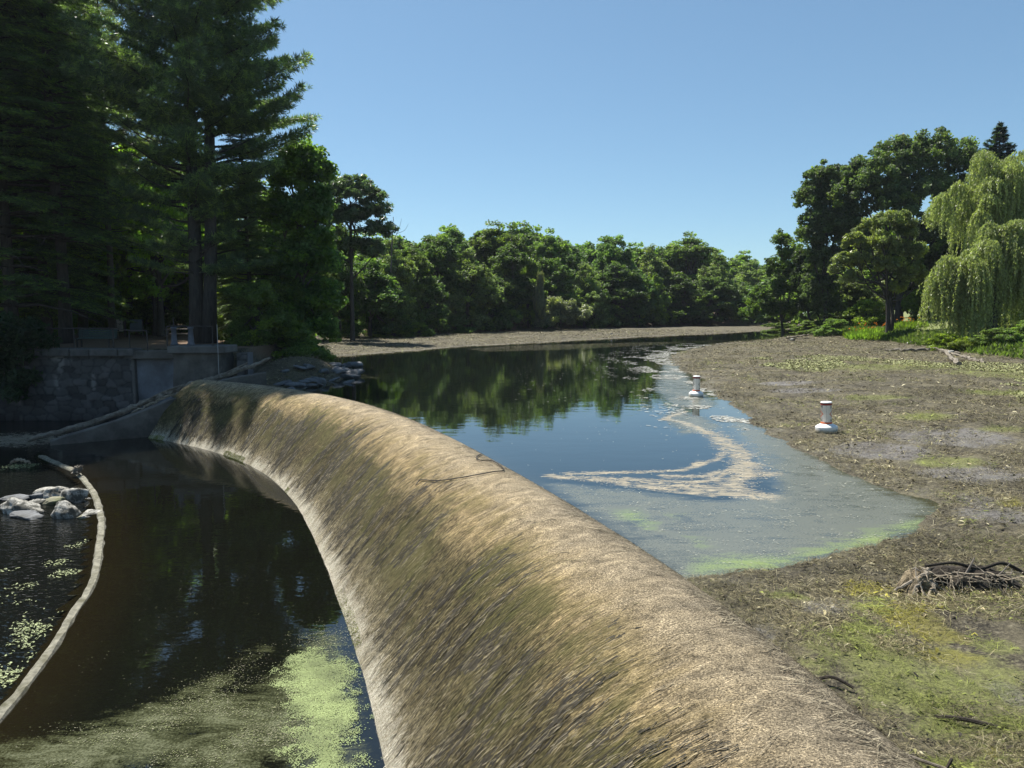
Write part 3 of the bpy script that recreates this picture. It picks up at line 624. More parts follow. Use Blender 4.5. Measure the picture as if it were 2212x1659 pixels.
def stone_wall(name, x0, x1, z0, z1, parent, seed, cell=(.62, .34), res=.055, y=0.0, depth=.8):
    r = np.random.default_rng(seed)
    nx, nz = int((x1-x0)/res), int((z1-z0)/res)
    X, Z = np.meshgrid(np.linspace(x0, x1, nx), np.linspace(z0, z1, nz)); x, z = X.ravel(), Z.ravel()
    # coursed rubble: jittered cells
    rows = int((z1-z0)/cell[1])+2; cen = []
    for j in range(-1, rows):
        xx = x0-cell[0]*r.random()
        while xx < x1+cell[0]:
            w = cell[0]*(.5+r.random()*.9); cen.append((xx+w/2+r.normal(0, .04), z0+(j+.5)*cell[1]+r.normal(0, .06))); xx += w
    cen = np.array(cen); d1 = np.full(len(x), 9.); d2 = np.full(len(x), 9.); id1 = np.zeros(len(x), int)
    wx_ = x+(fbm(x*2, z*2, 3)-.47)*.4; wz_ = z+(fbm(x*2+40, z*2, 3)-.47)*.3
    for k, (a, b) in enumerate(cen):
        d = np.hypot((wx_-a)*.62, (wz_-b)*1.15); n1 = d < d1
        d2 = np.where(n1, d1, np.minimum(d2, d)); id1 = np.where(n1, k, id1); d1 = np.where(n1, d, d1)
    e = sstep(0, .07, d2-d1); sh = r.random(len(cen))
    yy = y-(e*.035+sh[id1]*.04+(fbm(x*4, z*4, 4)-.47)*.05)
    tone = (.55+.7*sh[id1])*(.75+.5*fbm(x*2, z*2, 3))
    col = np.stack([.085*tone, .083*tone, .08*tone], 1)*(.55+.45*e)[:, None]
    wash = sstep(.56, .7, fbm(x*1.6+5, z*.7, 4))[:, None]*e[:, None]
    col = col*(1-wash*.75)+np.array([.22, .215, .2])*wash*.75
    wetl = sstep(z0+1.3, z0+.5, z+(fbm(x, z, 3)-.5)*.5)[:, None]; col = col*(1-.55*wetl)
    i = np.arange(nx*nz).reshape(nz, nx); Fq = np.stack([i[:-1, :-1], i[:-1, 1:], i[1:, 1:], i[1:, :-1]], -1).reshape(-1, 4)
    # body behind the face
    V = np.stack([x, yy, z], 1); nb = len(V)
    VB = np.array([[x0, y+.02, z0], [x1, y+.02, z0], [x1, y+.02, z1-.005], [x0, y+.02, z1-.005], [x0, y+depth, z0], [x1, y+depth, z0], [x1, y+depth, z1-.005], [x0, y+depth, z1-.005]])
    FB = np.array([[3, 2, 6, 7], [0, 4, 5, 1], [1, 5, 6, 2], [0, 3, 7, 4], [4, 7, 6, 5]])+nb
    col = np.concatenate([col, np.full((8, 3), .12)])
    return obj(name, make_mesh(name, np.concatenate([V, VB]), np.concatenate([Fq, FB]), M['stonetint'], dict(tint=col), smooth=False), parent)
M['stonetint'] = tint_mat('wall_stone', .9, .25)
sw = thing('stone_wall', 'old rubble stone retaining wall with big capstones below the shady picnic ground', 'wall', (0, 36.4, 0))
stone_wall('wall_face', -27.0, -18.72, -2.6, 1.30, sw, 5)
stone_wall('wall_face', -13.55, -13.05, -1.0, 1.45, sw, 6)
# second short piece to the right of the pier, a little brighter stone
xx = -27.0
rr = random.Random(4)
while xx < -18.6:
    w = rr.uniform(.75, 1.5); w = min(w, -18.5-xx) if xx+w > -18.9 else w
    mb = MB(); mb.box((xx+w/2, .22+rr.uniform(-.03, .03), 1.30+.19), (w-.05, .95, .37+rr.uniform(-.04, .04)), rr.uniform(-.02, .02), .04)
    mb.build('capstone', M['rockcap'] if 'rockcap' in M else M.setdefault('rockcap', plain('capstone_granite', (.09, .086, .08), .9, .35, 3, bmp=.6, dirt=(.07, .07, .06))), sw); xx += w
mb = MB(); mb.box((-17.62, .45, -.55), (2.16, .5, 3.4), 0, .03); mb.build('concrete_panel', M['bluegrey'], sw)
mb = MB(); mb.box((-17.62, .25, 1.36), (2.24, .9, .40), 0, .04); mb.build('capstone', M['oldconcrete'], sw)
mb = MB(); mb.box((-18.70, .3, -.5), (.16, .7, 3.5), 0, .03); mb.build('panel_edge', M['concrete'], sw)
pier = thing('pier', 'projecting concrete pier with a thick overhanging cap beside the stone wall', 'pier', (-15.15, 35.9, 0))
bm = bmesh.new()
pts_b = [(-1.3, -.35, -2.5), (1.1, -.35, -2.5), (1.1, 1.3, -2.5), (-1.3, 1.3, -2.5)]; pts_t = [(-1.22, -.30, 1.48), (1.12, -.30, 1.48), (1.12, 1.3, 1.48), (-1.22, 1.3, 1.48)]
vb = [bm.verts.new(p) for p in pts_b]; vt = [bm.verts.new(p) for p in pts_t]
for k in range(4): bm.faces.new((vb[k], vb[(k+1) % 4], vt[(k+1) % 4], vt[k]))
bm.faces.new(vt); bm.faces.new(vb[::-1])
bmesh.ops.subdivide_edges(bm, edges=bm.edges[:], cuts=12, use_grid_fill=True)
for v in bm.verts:
    q = fbm(np.array([v.co.x*2.2]), np.array([v.co.z*2.2+v.co.y]), 4)[0]-.47; v.co.y += q*.16; v.co.x += q*.14
me = bpy.data.meshes.new('pier_body'); bm.to_mesh(me); bm.free(); me.materials.append(M['oldconcrete']); obj('pier_body', me, pier)
mb = MB(); mb.box((0, .35, 1.665), (2.75, 1.75, .36), 0, .04); mb.build('pier_cap', M['concrete'], pier)
# staff pole
mb = MB(); mb.tube([(0, 0, 0), (0, 0, 2.45)], .015, 10); pole = mb.build('gauge_pole', M['whitepole'])
pp = aty(473, 812, 35.2); pole.location = pp; tag(pole, 'thin white upright pole fixed to the right corner of the concrete pier', 'pole')
# railing
rl = thing('railing', 'rusty pipe railing along the top of the stone wall and pier', 'railing', (0, 0, 0))
pxs = [(55, 36.6, 1.62), (164, 36.6, 1.66), (248, 36.6, 1.66), (283, 36.6, 1.56), (321, 36.3, 1.56)]
tops = []
for (u, Y, zb) in pxs:
    x = (u-1106)/1597*Y*1.003; mb = MB(); mb.tube([(x, Y, zb-.02), (x, Y, zb+1.0)], .033, 8); mb.build('post', M['rail'], rl); tops.append((x, Y, zb+1.0))
mb = MB(); mb.tube(tops[:3], .03, 8); mb.tube([(tops[2][0], tops[2][1], tops[2][2]), tops[3]], .03, 8); mb.tube(tops[3:], .03, 8); mb.build('top_rail', M['rail'], rl)
tp = []
for (u, Y) in ((364, 35.75), (462, 35.75)):
    x = (u-1106)/1597*Y*1.003; mb = MB(); mb.tube([(x, Y, 1.84), (x, Y, 2.78)], .033, 8); mb.build('post', M['rail'], rl); tp.append((x, Y, 2.78))
mb = MB(); mb.tube(tp, .03, 8); mb.build('top_rail', M['rail'], rl)
# gate pedestals on the pier
for k, (u, lab) in enumerate(((376, 'left one of two tapered grey iron gate pedestals on the concrete pier'), (412, 'right one of two tapered grey iron gate pedestals on the concrete pier'))):
    x = (u-1106)/1597*36.3; t = thing('gate_pedestal', lab, 'pedestal', (x, 36.35, 1.845), 0, 'iron pedestals on the pier')
    mb = MB(); mb.lathe([(.19, 0), (.19, .06), (.15, .1), (.125, .45), (.11, .78), (.14, .80), (.14, .88), (.05, .9)], 20); mb.build('column', M['greypost'], t, True)
    mb = MB(); mb.tube([(0, 0, .9), (0, 0, 1.35)], .022, 8); mb.build('stem', M['rail'], t)
# bench
bt = thing('park_bench', 'green slatted park bench behind the railing at the edge of the picnic ground', 'bench', ((206-1106)/1597*37.9, 37.9, 1.66), .02)
for k in range(4):
    mb = MB(); mb.box((0, .28+.02*k, .50+.115*k), (1.95, .035, .095), 0, .01); mb.build('back_slat', M['benchgreen'], bt)
for k in range(4):
    mb = MB(); mb.box((0, -.2+.125*k, .45), (1.95, .105, .035), 0, .01); mb.build('seat_slat', M['benchgreen'], bt)
for sx_ in (-.8, .8):
    mb = MB(); mb.box((sx_, -.2, .215), (.06, .06, .43)); mb.box((sx_, .2, .215), (.06, .06, .43)); mb.box((sx_, 0, .40), (.06, .46, .05)); mb.tube([(sx_, .24, .40), (sx_, .37, .93)], .03, 6); mb.build('leg_frame', M['rail'], bt)
# picnic table
pt = thing('picnic_table', 'weathered wooden picnic table with benches under the big pine', 'picnic table', ((393-1106)/1597*48, 48.0, gz((393-1106)/1597*48, 48)), .1)
mb = MB()
for k in range(5): mb.box((0, -.3+.15*k, .75), (1.9, .135, .045), 0, .006)
mb.build('tabletop', M['wood'], pt)
for s_ in (-1, 1):
    mb = MB()
    for k in range(2): mb.box((0, s_*.66+.14*k-.07, .45), (1.9, .125, .045), 0, .006)
    mb.build('seat', M['wood'], pt)
for s_ in (-.7, .7):
    mb = MB(); mb.tube([(s_, -.2, .72), (s_, -.72, 0)], .045, 5); mb.tube([(s_, .2, .72), (s_, .72, 0)], .045, 5); mb.box((s_+.045, 0, .40), (.04, 1.6, .09)); mb.build('leg', M['wood'], pt)
# information board
def text_mesh(txt, size, mat, name, parent, loc, rot=(0, 0, 0), align='CENTER'):
    cu = bpy.data.curves.new(name, 'FONT'); cu.body = txt; cu.size = size; cu.align_x = align; cu.extrude = .002; cu.resolution_u = 2
    o = bpy.data.objects.new(name, cu); C.objects.link(o); dg = bpy.context.evaluated_depsgraph_get(); dg.update()
    me = bpy.data.meshes.new_from_object(o.evaluated_get(dg)); bpy.data.objects.remove(o); bpy.data.curves.remove(cu)
    me.materials.clear(); me.materials.append(mat)
    q = obj(name, me, parent, loc); q.rotation_euler = rot; return q
bY = 54.0; bx = (277-1106)/1597*bY; bz = gz(bx, bY)
ib = thing('information_board', 'pale upright notice board with dark lettering between the trunks in the grove', 'notice board', (bx, bY, bz), .05)
BT = aty(277, 690, bY)[2]-bz; BB = aty(277, 716, bY)[2]-bz
mb = MB(); mb.box((-.67, 0, (BT+BB)/2), (.72, .06, BT-BB), 0, .01); mb.build('left_panel', M['board'], ib)
mb = MB(); mb.box((.62, 0, (BT+BB)/2), (.85, .06, BT-BB), 0, .01); mb.build('right_panel', M['boardblue'], ib)
for sx_ in (-.24, -.13, 1.1, -1.08):
    mb = MB(); mb.box((sx_, .05, BT/2), (.07, .07, BT)); mb.build('post', M['rail'], ib)
text_mesh('FLYNN', .24, M['black'], 'lettering', ib, (-.67, -.034, BT-.42), (math.pi/2, 0, 0))
mb = MB()
for k in range(3): mb.box((-.67, -.036, BT-.50-.07*k), (.6, .006, .016))
mb.box((-.67, -.036, BB+.14), (.2, .006, .24)); mb.build('printed_lines', M['rail'], ib)

# ------------------------------------------------------------------ sill (curb) of the lower pool
def sill_piece(pts, w, z, name, seed):
    mb = MB(); n = len(pts); T = np.gradient(pts, axis=0); T /= np.linalg.norm(T, axis=1)[:, None]; N = np.stack([-T[:, 1], T[:, 0]], 1)
    V = []
    for i in range(n):
        q = fbm(np.array([pts[i][0]*2.0+seed]), np.array([pts[i][1]*2.0]), 4)[0]-.47; q2 = fbm(np.array([pts[i][0]*3+70]), np.array([pts[i][1]*3.0]), 3)[0]-.47
        for (o_, zz) in ((-w/2, -2.7), (-w/2*(1+q*.9), z-.05), (-w*.33, z+q*.10), (w*.33, z+.01+q2*.10), (w/2*(1+q2*.9), z-.05), (w/2, -2.7)): V.append((pts[i][0]+N[i][0]*o_, pts[i][1]+N[i][1]*o_, zz))
    F = [(i*6+k, i*6+6+k, i*6+7+k, i*6+k+1) for i in range(n-1) for k in range(5)]+[(0, 1, 2, 3, 4, 5), tuple((n-1)*6+k for k in (5, 4, 3, 2, 1, 0))]
    mb.add(V, F); return mb
cs = spline(SILL, 3)
si = thing('pool_sill', 'narrow curved concrete kerb holding back the dark lower pool', 'kerb', (0, 0, 0))
sill_piece(cs[:int(len(cs)*.12)], .20, -1.76, 'kerb_piece', 1).build('kerb_piece', M['sillmat'] if 'sillmat' in M else M.setdefault('sillmat', plain('bleached_concrete', (.20, .19, .145), .9, .5, 9, bmp=1.0, dirt=(.09, .085, .05))), si)
sill_piece(cs[int(len(cs)*.13):], .19, -1.765, 'kerb_piece', 2).build('kerb_piece', M['sillmat'], si)

# ------------------------------------------------------------------ rocks
def rock_mesh(seed, dims, mat, sub=4, planes=16, rough=.10):
    r = np.random.default_rng(seed); V, F = ICO4 if sub == 4 else ICO3
    n = r.normal(size=(planes, 3)); n /= np.linalg.norm(n, axis=1)[:, None]; h = .62+.4*r.random(planes)
    dd = V@n.T; rad = np.where(dd > .05, h/np.maximum(dd, .05), 9).min(1); rad = np.minimum(rad, 1.25)
    rad *= 1+(fbm(V[:, 0]*3+seed, V[:, 1]*3+V[:, 2]*2, 4)-.47)*rough*4
    P = V*rad[:, None]*np.array(dims)/2
    return make_mesh('rock', P, F, mat)
rocks = [  # u, v(base), width px, height px, label
    (30, 1112, 80, 42, 'large pale boulder with a dark shaded front, leftmost of the rocks by the kerb', 0),
    (40, 1122, 76, 16, 'low wet dark flat rock lying in front of the leftmost pale boulder', 1),
    (18, 1082, 56, 12, 'low dark rock at the edge of the picture behind the leftmost boulder', 1),
    (76, 1078, 30, 17, 'small dark rounded rock behind the other stream rocks', 1),
    (104, 1074, 50, 32, 'long pale slanting boulder behind the middle of the stream rocks', 0),
    (73, 1090, 30, 14, 'small whitish rock in front of the slanting boulder', 0),
    (112, 1090, 44, 20, 'low mossy grey rock between the slanting and the jagged boulders', 2),
    (157, 1086, 46, 40, 'tall jagged white boulder with a pointed top next to the kerb', 0),
    (133, 1121, 58, 50, 'biggest speckled pale boulder, nearest of the stream rocks', 0),
    (189, 1120, 46, 22, 'flat pale rock wedged between the biggest boulder and the kerb', 0),
    (190, 1085, 14, 13, 'little round white stone against the kerb beside the jagged boulder', 0),
    (178, 1122, 30, 10, 'thin flat grey stone at the waterline by the kerb', 2)]
RM = [M['rock'], M['darkrock'], plain('mossy_rock', (.2, .19, .13), .9, .4, 5, bmp=.6, dirt=(.10, .11, .05))]
for k, (u, v, w, h, lab, mi) in enumerate(rocks):
    c = onz(u, v, -1.90); s_ = c[1]/1597/.98; W0, H0 = w*s_, h*s_
    o = obj('rock', rock_mesh(100+k, (W0*1.2, W0*.85, H0*1.2), RM[mi])); o.location = (c[0], c[1]+W0*.35, -1.90+H0*.12); o.rotation_euler = (0, .15*(k % 3-1), k*1.3)
    o.rotation_euler = (0, 0, (k*.7) % .6-.3); tag(o, lab, 'rock', 'rocks in the stream beside the kerb')
# rock spit (shady pile of flat stones)
r = random.Random(9); k = 0; base_rocks = []
for i in range(34):
    t = r.random(); u = 590+170*t**.8; v = 848-38*t-r.uniform(0, 34)*(1-.4*t)
    if i >= 22: u = r.uniform(690, 762); v = r.uniform(786, 822)
    c = onz(u, v, .15); zz = max(gz(c[0], c[1]), 0.0)
    big = r.uniform(.5, 1.25)
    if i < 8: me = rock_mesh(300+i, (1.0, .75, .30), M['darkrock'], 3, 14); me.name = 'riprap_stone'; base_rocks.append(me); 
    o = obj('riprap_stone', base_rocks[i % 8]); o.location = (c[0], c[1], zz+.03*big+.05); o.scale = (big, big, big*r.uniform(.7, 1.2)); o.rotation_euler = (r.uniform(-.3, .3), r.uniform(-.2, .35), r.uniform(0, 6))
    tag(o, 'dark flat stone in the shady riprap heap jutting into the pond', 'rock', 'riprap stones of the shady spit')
c = onz(752, 803, .25); o = obj('white_stone', rock_mesh(77, (.26, .2, .16), M['white'], 3)); o.location = (c[0], c[1], .28); tag(o, 'small bright white stone on the tip of the dark rock heap', 'stone')
# shore stones on the right
for k, (u, v, d) in enumerate(((1712, 734, .5), (2012, 751, .55), (2054, 764, .5), (1964, 742, .5))):
    c = onz(u, v, .35); o = obj('shore_stone', rock_mesh(500+k, (d*1.2, d*.9, d*.7), M['rock'], 3)); o.location = (c[0], c[1], gz(c[0], c[1])+.1)
    tag(o, ['pale stone on the far mud at the tip of the right bank', 'pale stone on the mud left of the driftwood branches', 'pale round stone in front of the driftwood heap', 'pale stone on dry mud before the round willow'][k], 'stone')

# ------------------------------------------------------------------ driftwood logs
def log(name, pts, rad, label, cat='log', mat='driftwood', n=9, jit=.02, seed=0, extra=None):
    P = spline(np.array(pts, float), 8); r_ = np.interp(np.linspace(0, 1, len(P)), np.linspace(0, 1, len(rad)), rad)
    rs = np.random.default_rng(seed); P[1:-1] += rs.normal(0, jit, P[1:-1].shape)
    V, F = tube(P, r_, n); V += rs.normal(0, jit*.5, V.shape); mb = MB(); mb.add(V, F)
    if extra:
        for (p_, q_) in extra: mb.tube(spline(np.array(p_, float), 6), np.linspace(q_[0], q_[1], len(spline(np.array(p_, float), 6))), 6)
    return tag(mb.build(name, M[mat]), label, cat)
def onwall(u, v, Y): return aty(u, v, Y)
log('driftwood_log', [aty(583, 773, 34.6), aty(540, 792, 34.3), aty(470, 816, 33.6), aty(430, 827, 33.1), aty(385, 840, 32.6), aty(330, 862, 32.2), aty(255, 893, 31.7), aty(160, 925, 31.0), aty(60, 950, 30.4)], [.06, .10, .11, .13, .13, .12, .13, .13, .09], 'long weathered tree trunk lying along the top of the sloping wing wall', 'log', seed=3, jit=.025,
    extra=[([aty(470, 815, 33.6), aty(500, 800, 33.7), aty(535, 783, 33.9)], (.05, .03)), ([aty(300, 875, 31.9), aty(350, 848, 32.3), aty(400, 830, 32.5)], (.06, .04))])
log('driftwood_limb', [aty(283, 893, 31.6), aty(330, 870, 32.05), aty(380, 850, 32.5), aty(430, 833, 33.0)], [.03, .06, .06, .04], 'thin pale split limb resting between trunk and wing wall', 'branch', mat='root', seed=5, jit=.03)
log('snag_branch', [onz(160, 1018, -1.62), onz(168, 1014, -1.55), onz(176, 1013, -1.55)], [.10, .12, .06], 'short dead branch stuck on the gap in the kerb', 'branch', mat='driftwood', seed=6, jit=.03,
    extra=[([onz(168, 1014, -1.55), onz(174, 1006, -1.4), onz(180, 1006, -1.42)], (.015, .008)), ([onz(166, 1020, -1.6), onz(174, 1026, -1.75)], (.03, .02))])
log('dead_branch', [onz(24, 1001, -1.9), onz(36, 994, -1.72), onz(52, 995, -1.72), onz(66, 1001, -1.86)], [.03, .05, .05, .03], 'bent dead branch over the pale weed tuft in the stream', 'branch', mat='root', seed=8)
k = 0
for (pts, rad, lab) in [
    ([(1700, 731), (1720, 727), (1757, 722)], (.15, .12, .06), 'grey driftwood trunk at the far tip of the right bank'),
    ([(1693, 733), (1725, 731), (1750, 729)], (.06, .08, .04), 'thin branch on the mud below the grey driftwood trunk'),
    ([(1912, 756), (1960, 757), (2020, 756), (2075, 754)], (.08, .12, .12, .06), 'long dark branch lying flat on the mud before the willow'),
    ([(1995, 742), (2020, 750), (2037, 758)], (.05, .06, .04), 'crooked pale branch crossing the driftwood heap'),
    ([(2005, 749), (2040, 748), (2090, 752)], (.07, .09, .06), 'straight grey branch on top of the driftwood heap'),
    ([(2035, 748), (2055, 740), (2075, 733)], (.09, .13, .15), 'thick dark broken trunk at the back of the driftwood heap'),
    ([(2082, 753), (2105, 747), (2130, 744)], (.08, .1, .06), 'grey forked branch right of the driftwood heap')]:
    Pw = []
    for (u, v) in pts:
        c = onz(u, v, .4); z = gz(c[0], c[1]); c = onz(u, v, z+.1); Pw.append((c[0], c[1], gz(c[0], c[1])+max(rad)*.9))
    log('driftwood_branch', Pw, rad, lab, 'driftwood', mat='driftwood', seed=20+k, jit=.04); k += 1

# ------------------------------------------------------------------ cable on the dam
cp = [(110, 800), (170, 722), (230, 705), (350, 712), (480, 718), (620, 708), (820, 680), (1000, 650), (1250, 605), (1500, 560), (1700, 520), (1830, 490), (1885, 462), (1895, 440), (1840, 402), (1700, 378), (1500, 362), (1300, 350), (1225, 328), (1200, 300), (1225, 270), (1300, 232), (1450, 198), (1600, 195), (1750, 235), (1870, 290), (1960, 340)]
cps = []
for (x, y) in cp:
    q = on_dam((1000+x/7.373)*.8848, (1080+y/7.373)*.8848)
    if q is not None: cps.append(q+np.array([0, 0, .035]))
mb = MB(); mb.tube(spline(np.array(cps), 5), .011, 6); tag(mb.build('cable', M['cable'], None, True), 'thin black cable looped in an S over the dam crest', 'cable')

# ------------------------------------------------------------------ buoys
def bend_text(txt, size, r_, zc, az, mat, name, parent):
    cu = bpy.data.curves.new(name, 'FONT'); cu.body = txt; cu.size = size; cu.align_x = 'CENTER'; cu.resolution_u = 2
    o = bpy.data.objects.new(name, cu); C.objects.link(o); dg = bpy.context.evaluated_depsgraph_get(); dg.update()
    me = bpy.data.meshes.new_from_object(o.evaluated_get(dg)); bpy.data.objects.remove(o); bpy.data.curves.remove(cu)
    bm = bmesh.new(); bm.from_mesh(me); bmesh.ops.triangulate(bm, faces=bm.faces[:]); bmesh.ops.subdivide_edges(bm, edges=bm.edges[:], cuts=2)
    for v in bm.verts:
        a = az+v.co.x/r_; v.co = Vector((r_*math.cos(a), r_*math.sin(a), zc+v.co.y))
    bm.to_mesh(me); bm.free(); me.materials.clear(); me.materials.append(mat); return obj(name, me, parent)
def make_buoy(label, mark):
    t = thing('swim_buoy', label, 'buoy', (0, 0, 0), 0, 'swim area buoys')
    mb = MB(); mb.lathe([(.26, -.06), (.288, -.04), (.297, -.01), (.297, .115), (.283, .14), (.16, .208)], 48); mb.build('float', M['white'], t)
    mb = MB(); mb.lathe([(.147, .20), (.147, .795), (.155, .80), (.155, .82), (.13, .835)], 40); mb.build('column', M['white'], t, True)
    mb = MB(); mb.lathe([(.1495, .735), (.1505, .737), (.1505, .795), (.1495, .797)], 40); mb.build('upper_band', M['red'], t, True)
    mb = MB(); mb.lathe([(.1495, .208), (.153, .21), (.153, .255), (.1495, .257)], 40); mb.build('lower_band', M['orange'], t, True)
    for side, az in enumerate((math.pi, 0.0)):
        V = []; F = []; n = 16; hw, hh, th = 1.02, .125, .20
        for k in range(4):
            for j in range(n):
                s_ = j/n; cs_ = [(hw, 0), (0, hh), (-hw, 0), (0, -hh)]; a0, a1 = cs_[k], cs_[(k+1) % 4]
                px = a0[0]*(1-s_)+a1[0]*s_; pz = a0[1]*(1-s_)+a1[1]*s_
                for q in (1.0, 1-th): a = az+px*q; V.append((.1488*math.cos(a), .1488*math.sin(a), .49+pz*q))
        N = 4*n; F = [(2*i, 2*((i+1) % N), 2*((i+1) % N)+1, 2*i+1) for i in range(N)]
        mb = MB(); mb.add(V, F); mb.build('diamond_mark', M[mark], t)
        bend_text('SWIM', .105, .1488, .655, az, M['black'], 'lettering', t); bend_text('AREA', .105, .1488, .275, az, M['black'], 'lettering', t)
    mb = MB(); mb.box((.0, -.1475, .5), (.004, .003, .47)); mb.build('seam', M['greypost'], t)
    return t
b1 = make_buoy('white can buoy with red bands, sitting tilted on the drained mud', 'orange'); b1.location = (8.95, 20.8, gz(8.95, 20.8)+.045); b1.rotation_euler = (0, -.045, -.42)
b2 = make_buoy('white can buoy with red bands, floating in shallow water at the pond edge', 'black'); b2.location = (7.62, 30.4, .03); b2.rotation_euler = (0, .01, -.24)

# ------------------------------------------------------------------ bird on the far mud
c = onz(1320, 727.5, .05); bd = thing('wading_bird', 'small dark wading bird with a pale belly standing at the edge of the far mud', 'bird', (c[0], c[1], max(gz(c[0], c[1]), 0)))
mb = MB(); P = spline(np.array([(-.22, 0, .24), (-.1, 0, .27), (.05, 0, .30), (.13, 0, .33), (.17, 0, .40), (.20, 0, .45), (.25, 0, .45)]), 4); rr_ = np.interp(np.linspace(0, 1, len(P)), [0, .2, .4, .55, .7, .85, .95, 1], [.012, .06, .075, .06, .03, .035, .02, .005])
mb.tube(P, rr_, 10); mb.build('body', M['darkrock'], bd, True)
mb = MB(); mb.tube([(.0, -.03, .0), (.01, -.03, .22)], .009, 5); mb.tube([(.03, .03, .0), (.03, .03, .22)], .009, 5); mb.build('legs', M['rail'], bd)
mb = MB(); mb.tube([(.0, 0, .235), (.08, 0, .26), (.12, 0, .30)], [.045, .06, .03], 8); mb.build('pale_belly', M['white'], bd, True)
# ------------------------------------------------------------------ leaves, crowns and trunks
def quads(c, ax, sd, L, w, shape='kite'):
    """leaf blades: centre c, long axis ax, side sd"""
    L = np.asarray(L)[:, None]; w = np.asarray(w)[:, None]
    V = np.stack([c-ax*L*.5, c+sd*w*.5+ax*L*.06, c+ax*L*.5, c-sd*w*.5+ax*L*.06], 1).reshape(-1, 3)
    b = np.arange(len(c))*4; return V, np.stack([b, b+1, b+2, b+3], 1)
def unit(v): return v/(np.linalg.norm(v, axis=-1, keepdims=True)+1e-9)
def leaf_cloud(r, cen, rad, per, leaf, up=.35, aspect=1.5, flat=.8):
    n = len(cen)*per; k = np.repeat(np.arange(len(cen)), per)
    d = unit(r.normal(size=(n, 3))); q = r.random(n)**.45
    p = cen[k]+d*(rad[k]*q)[:, None]*np.array([1, 1, flat])
    nm = unit(r.normal(size=(n, 3))+d*.5+np.array([0, 0, up*2]))
    ax = unit(np.cross(nm, r.normal(size=(n, 3)))); sd = np.cross(nm, ax)
    L = leaf*(.65+.7*r.random(n)); V, F = quads(p, ax, sd, L*aspect**.5, L/aspect**.5)
    return V, F, k, n
def crown_tree(seed, Hh, lobes, leaf, col, nclump=90, per=130, trunk_r=.25, trunk_top=.55, clump_r=(.5, 1.1), var=.35, lean=0.0, base_xy=(0, 0), yellow=.2, limbs=True, aspect=1.5, up=.35):
    """lobes: list of (x,y,z,rx,ry,rz). returns (trunk V,F), (crown V,F,tint)"""
    r = np.random.default_rng(seed); lobes = np.array(lobes, float)
    vol = lobes[:, 3]*lobes[:, 4]*lobes[:, 5]; pick = r.choice(len(lobes), nclump, p=vol**.7/(vol**.7).sum())
    d = unit(r.normal(size=(nclump, 3))); d[:, 2] = np.where(d[:, 2] < -.45, -d[:, 2]*.6, d[:, 2])
    q = .35+.68*r.random(nclump)**.7
    cen = lobes[pick, :3]+d*lobes[pick, 3:]*q[:, None]
    rad = clump_r[0]+(clump_r[1]-clump_r[0])*r.random(nclump)
    V, F, k, n = leaf_cloud(r, cen, rad, per, leaf, up, aspect)
    cb = (1+var*(r.random(nclump)*2-1))[k]*(1+.35*(r.random(n)*2-1))
    yel = (r.random(nclump) < yellow)[k]
    c = np.array(col)[None]*cb[:, None]; c = np.where(yel[:, None], c*np.array([1.35, 1.32, .8]), c)
    tint = np.repeat(c, 4, 0)
    mb = MB(); top = lobes[:, 2].max(); zt = Hh*trunk_top
    cx, cy = lobes[:, 0].mean(), lobes[:, 1].mean()
    P = spline(np.array([(base_xy[0], base_xy[1], -.3), (base_xy[0]+cx*.1, base_xy[1]+cy*.1, zt*.4), (cx*.4+lean, cy*.4, zt), (cx*.8, cy*.8, min(top, Hh*.85))]), 5)
    mb.tube(P, np.linspace(trunk_r, trunk_r*.22, len(P))*np.where(np.arange(len(P)) == 0, 1.5, 1), 9)
    if limbs:
        for i in range(len(lobes)):
            j = int(len(P)*(.35+.4*r.random())); a = P[j]; b = lobes[i, :3]
            mid = (a+b)/2+np.array([0, 0, -.1*np.linalg.norm(b-a)])+r.normal(0, .2, 3)
            Q = spline(np.array([a, mid, b]), 4); mb.tube(Q, np.linspace(trunk_r*.45, .03, len(Q)), 6)
            for _ in range(3):
                e = b+unit(r.normal(size=3))*lobes[i, 3:]*.8; Q = spline(np.array([mid*.4+b*.6, (mid*.2+b*.8+e)/2, e]), 3); mb.tube(Q, np.linspace(trunk_r*.18, .015, len(Q)), 4)
    return mb, (V, F, tint)
def auto_lobes(seed, Hh, Rr, n=8, z0=.32, ry=None):
    r = np.random.default_rng(seed); out = [(0, 0, Hh*.62, Rr*.62, Rr*.62, Hh*.27)]
    for i in range(n):
        a = 2*math.pi*(i/n)+r.normal(0, .3); t = r.random(); z = Hh*(z0+.1+(.80-z0-.1)*t); k = Rr*(.62 if t < .6 else .42)*(.8+.4*r.random())
        s = Rr*(.34+.2*r.random()); out.append((math.cos(a)*k, math.sin(a)*k, z, s, s, s*.85))
    out.append((r.normal(0, .1*Rr), r.normal(0, .1*Rr), Hh*.86, Rr*.38, Rr*.38, Hh*.13)); return out
def tree_from(name, label, cat, meshes, loc, rz=0, sc=1.0, group=None, trunk_name='trunk', crown_name='crown'):
    t = thing(name, label, cat, loc, rz, group); t.scale = (sc, sc, sc) if isinstance(sc, (int, float)) else sc
    if meshes[0]: obj(trunk_name, meshes[0], t)
    obj(crown_name, meshes[1], t); return t
def bake(mb, cr, leafm='leaf', barkm='bark', nm='tree'):
    tm = make_mesh('trunk', np.concatenate(mb.V), mb.F, M[barkm], smooth=True) if mb else None
    return tm, make_mesh('crown', cr[0], cr[1], M[leafm], dict(tint=cr[2]))

